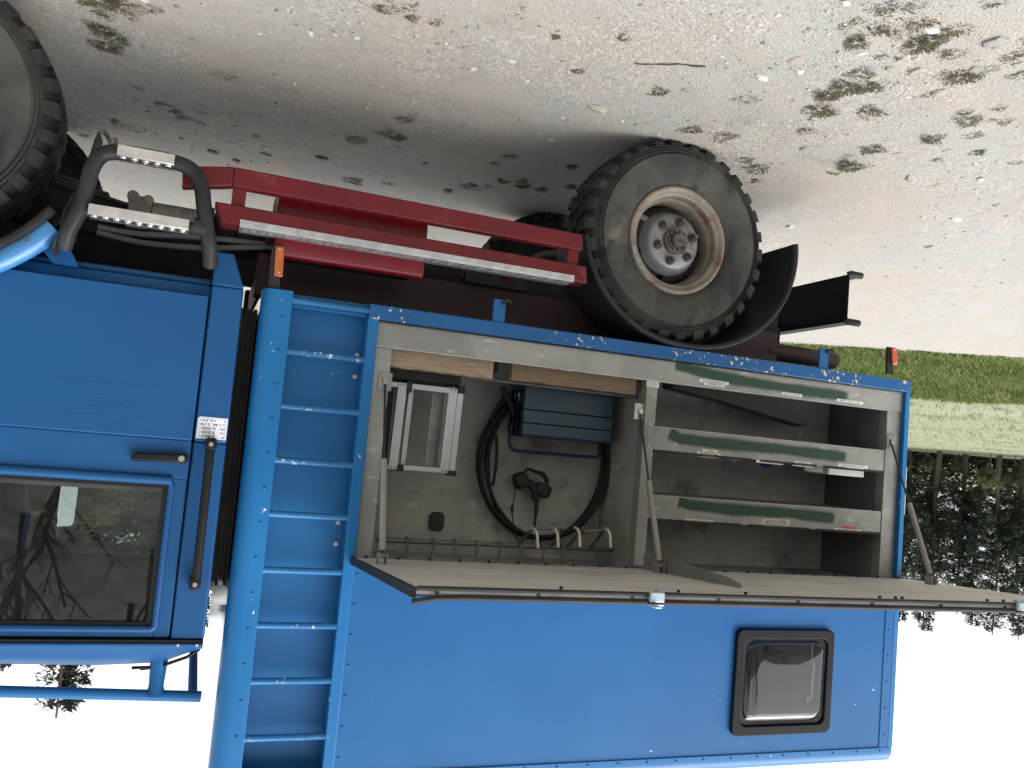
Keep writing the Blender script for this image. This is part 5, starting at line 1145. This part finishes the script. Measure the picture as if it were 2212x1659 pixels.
def broad(seed, H, leafy, mtls, twig=True):
    rnd = random.Random(seed); tk = MB(); V, F, M = [], [], []
    def br(p, d, l, r, lev):
        n = 4; P = [p]; q = p; dd = d.copy()
        for i in range(n):
            dd = (dd + Vector((rnd.uniform(-.16, .16), rnd.uniform(-.16, .16), rnd.uniform(-.04, .10)))).normalized(); q = q + dd * l / n; P.append(q)
        tk.tube(P, [r * (1 - .5 * i / n) for i in range(n + 1)], 6 if lev < 2 else 4)
        if lev >= 3 or l < .5:
            for i in range(leafy):
                c_ = P[rnd.randint(1, n)] + Vector((rnd.gauss(0, .35), rnd.gauss(0, .35), rnd.gauss(0, .3))); a = rnd.uniform(0, 6.28); s_ = rnd.uniform(.06, .15)
                v1 = Vector((math.cos(a), math.sin(a), rnd.uniform(-.6, .6))) * s_; v2 = Vector((-math.sin(a), math.cos(a), rnd.uniform(-.6, .6))) * s_ * .6
                i0 = len(V); V.extend([tuple(c_ - v1), tuple(c_ + v2), tuple(c_ + v1), tuple(c_ - v2)]); F.append((i0, i0 + 1, i0 + 2, i0 + 3)); M.append(rnd.randint(0, len(mtls) - 1))
            if lev >= 4: return
        for i in range(rnd.randint(3, 4) if lev else 6):
            t_ = rnd.uniform(.35, 1.0); k_ = min(n - 1, int(t_ * n)); b0 = P[k_].lerp(P[k_ + 1], t_ * n - k_); ax = Vector((rnd.uniform(-1, 1), rnd.uniform(-1, 1), rnd.uniform(-.1, .5))).normalized()
            br(b0, (dd * .55 + ax * .85 + Vector((0, 0, .22))).normalized(), l * rnd.uniform(.45, .68), r * .5, lev + 1)
    br(Vector((0, 0, -.3)), Vector((0, 0, 1)), H * .5, H * .017, 0)
    return tk, (V, F, M)
BRD = []
for k, (H, leafy, mt) in enumerate(((11, 0, ['leaf_green']), (10, 34, ['leaf_yellow', 'leaf_green']), (10.5, 34, ['leaf_green', 'needles_mid']))):
    tk, (V, F, M) = broad(60 + k, H, leafy, mt)
    BRD.append((mesh_of('trunk', tk.v, tk.f, None, ['bark_pale' if k == 0 else 'bark']), mesh_of('crown', V, F, M, mt) if V else None, H))
def place_tree(name, proto, x, y, s_, rz, label, group, sz=1.0):
    z = height(x, y) - .05
    e = empty(name, (x, y, z)); e.rotation_euler = (0, 0, rz); e.scale = (s_, s_, s_ * sz); tag(e, label, 'tree', group)
    for nm, me in (('trunk', proto[0]), ('crown', proto[1])):
        if me: o = bpy.data.objects.new(nm, me); col.objects.link(o); o.parent = e
    return e
def polar(a, d): return CAM.x + d * math.cos(R(a)), CAM.y + d * math.sin(R(a))
random.seed(90)
# the conifer row beyond the meadow, behind the truck's tail
for k in range(34):
    a = 125.5 + k * 1.0 + random.uniform(-.35, .35); d = (64, 68, 74)[k % 3] + random.uniform(-2, 2)
    x, y = polar(a, d); el = 8.6 - max(0, (a - 134)) * .18 + random.uniform(-.6, .5)
    if 133 < a < 135.2: el = 6.4
    if 140.3 < a < 141.6: el = 8.2
    pr = random.choice(CON); H = d * math.tan(R(el)) + 1.45 - height(x, y)
    place_tree('conifer_tree', pr, x, y, 1.0, random.uniform(0, 6.28), 'tall dark conifer in the row beyond the pale meadow', 'conifers beyond the meadow', H / pr[2])
for k, (a, d, s_, p) in enumerate(((139.9, 58, .24, 1), (136.6, 60, .16, 2), (141.2, 61, .2, 2), (135.3, 62, .18, 1), (144, 60, .25, 2), (138.2, 61.5, .14, 2))):
    x, y = polar(a, d); place_tree('meadow_bush', BRD[p], x, y, s_, k, 'low leafy bush at the foot of the conifer row', 'bushes at the foot of the conifers')
# trees beyond the cab
for k in range(20):
    a = 70 + k * 1.55 + random.uniform(-.4, .4); d = (30, 36, 42)[k % 3] + random.uniform(-2, 2); x, y = polar(a, d)
    el = 13.4 + random.uniform(-1.5, .4)
    if 82.3 < a < 84.2: el = 17.6
    if 80 < a < 81.5: el = 15.4
    pr = (CON[k % 4], CON[(k + 1) % 4], BRD[1 + k % 2])[k % 3]; H = d * math.tan(R(el)) + 1.45 - height(x, y); cf = k % 3 < 2; s0 = H / pr[2]
    place_tree('conifer_tree' if cf else 'leafy_tree', pr, x, y, s0 if not cf else .9, k * 1.3, 'dark conifer standing in the wood behind the cab' if cf else 'yellow-green leafy tree standing in the wood behind the cab', 'trees behind the cab', 1.0 if not cf else s0 / .9)
# the wooded bank on the photographer's side, seen mirrored in the cab window and the paint
for k in range(30):
    x = -14 + k * 1.35 + random.uniform(-.6, .6); y = -(16.5, 20, 25)[k % 3] + random.uniform(-1.2, 1.2); pr = (BRD[0], BRD[0], BRD[2], BRD[0], CON[k % 4])[k % 5]; y -= 3
    nm = 'conifer_tree' if pr in CON else ('bare_tree' if pr is BRD[0] else 'leafy_tree')
    sc_ = random.uniform(.55, .75) if pr is not BRD[2] else .4
    place_tree(nm, pr, x, y, sc_, k * 2.1, {'conifer_tree': 'dark conifer on the wooded bank opposite the truck', 'bare_tree': 'bare branching tree on the wooded bank opposite the truck', 'leafy_tree': 'green leafy tree on the wooded bank opposite the truck'}[nm], {'conifer_tree': 'conifers opposite the truck', 'bare_tree': 'bare trees opposite the truck', 'leafy_tree': 'leafy trees opposite the truck'}[nm])
# dense understory of the far wood: one mass nobody could count
def understory(name, a0, a1, d0, d1, hmax, n, seed, label, mtls, size):
    rnd = random.Random(seed); V, F, M = [], [], []
    for k in range(n):
        a, d = rnd.uniform(a0, a1), rnd.uniform(d0, d1); x, y = polar(a, d); top = hmax * (.55 + .6 * abs(mnoise.noise(Vector((a * .55, d * .05, seed))))); z = height(x, y) + rnd.random() ** 1.3 * top
        s_ = size * rnd.uniform(.5, 1.2); f_ = rnd.uniform(0, 6.28); v1 = Vector((math.cos(f_), math.sin(f_), rnd.uniform(-.5, .9))) * s_; v2 = Vector((-math.sin(f_), math.cos(f_), rnd.uniform(-.3, .3))) * s_ * .5
        c_ = Vector((x, y, z)); i0 = len(V); V += [tuple(c_ - v1), tuple(c_ + v2), tuple(c_ + v1), tuple(c_ - v2)]; F.append((i0, i0 + 1, i0 + 2, i0 + 3)); M.append(rnd.choices(range(len(mtls)), (4, 2, 1)[:len(mtls)])[0])
    o = bpy.data.objects.new(name, mesh_of(name, V, F, M, mtls)); col.objects.link(o); tag(o, label, 'undergrowth', kind='stuff')
leafmat('litter_brown', (.085, .075, .055), .2)
understory('wood_undergrowth', 124, 160, 72, 90, 5.2, 26000, 3, 'dark undergrowth filling the conifer wood beyond the meadow', ['needles_dark', 'litter_brown', 'leaf_green'], .34)
understory('wood_undergrowth', 64, 104, 36, 48, 3.6, 14000, 4, 'grey-green undergrowth filling the wood behind the cab', ['needles_mid', 'litter_brown', 'leaf_green'], .22)
for a, d, sc_ in ((84.6, 21, .46), (83.2, 24, .5)):
    x, y = polar(a, d); place_tree('leafy_tree', BRD[1], x, y, sc_, a, 'small yellow-green tree seen through the cab windows', 'yellow trees behind the cab')
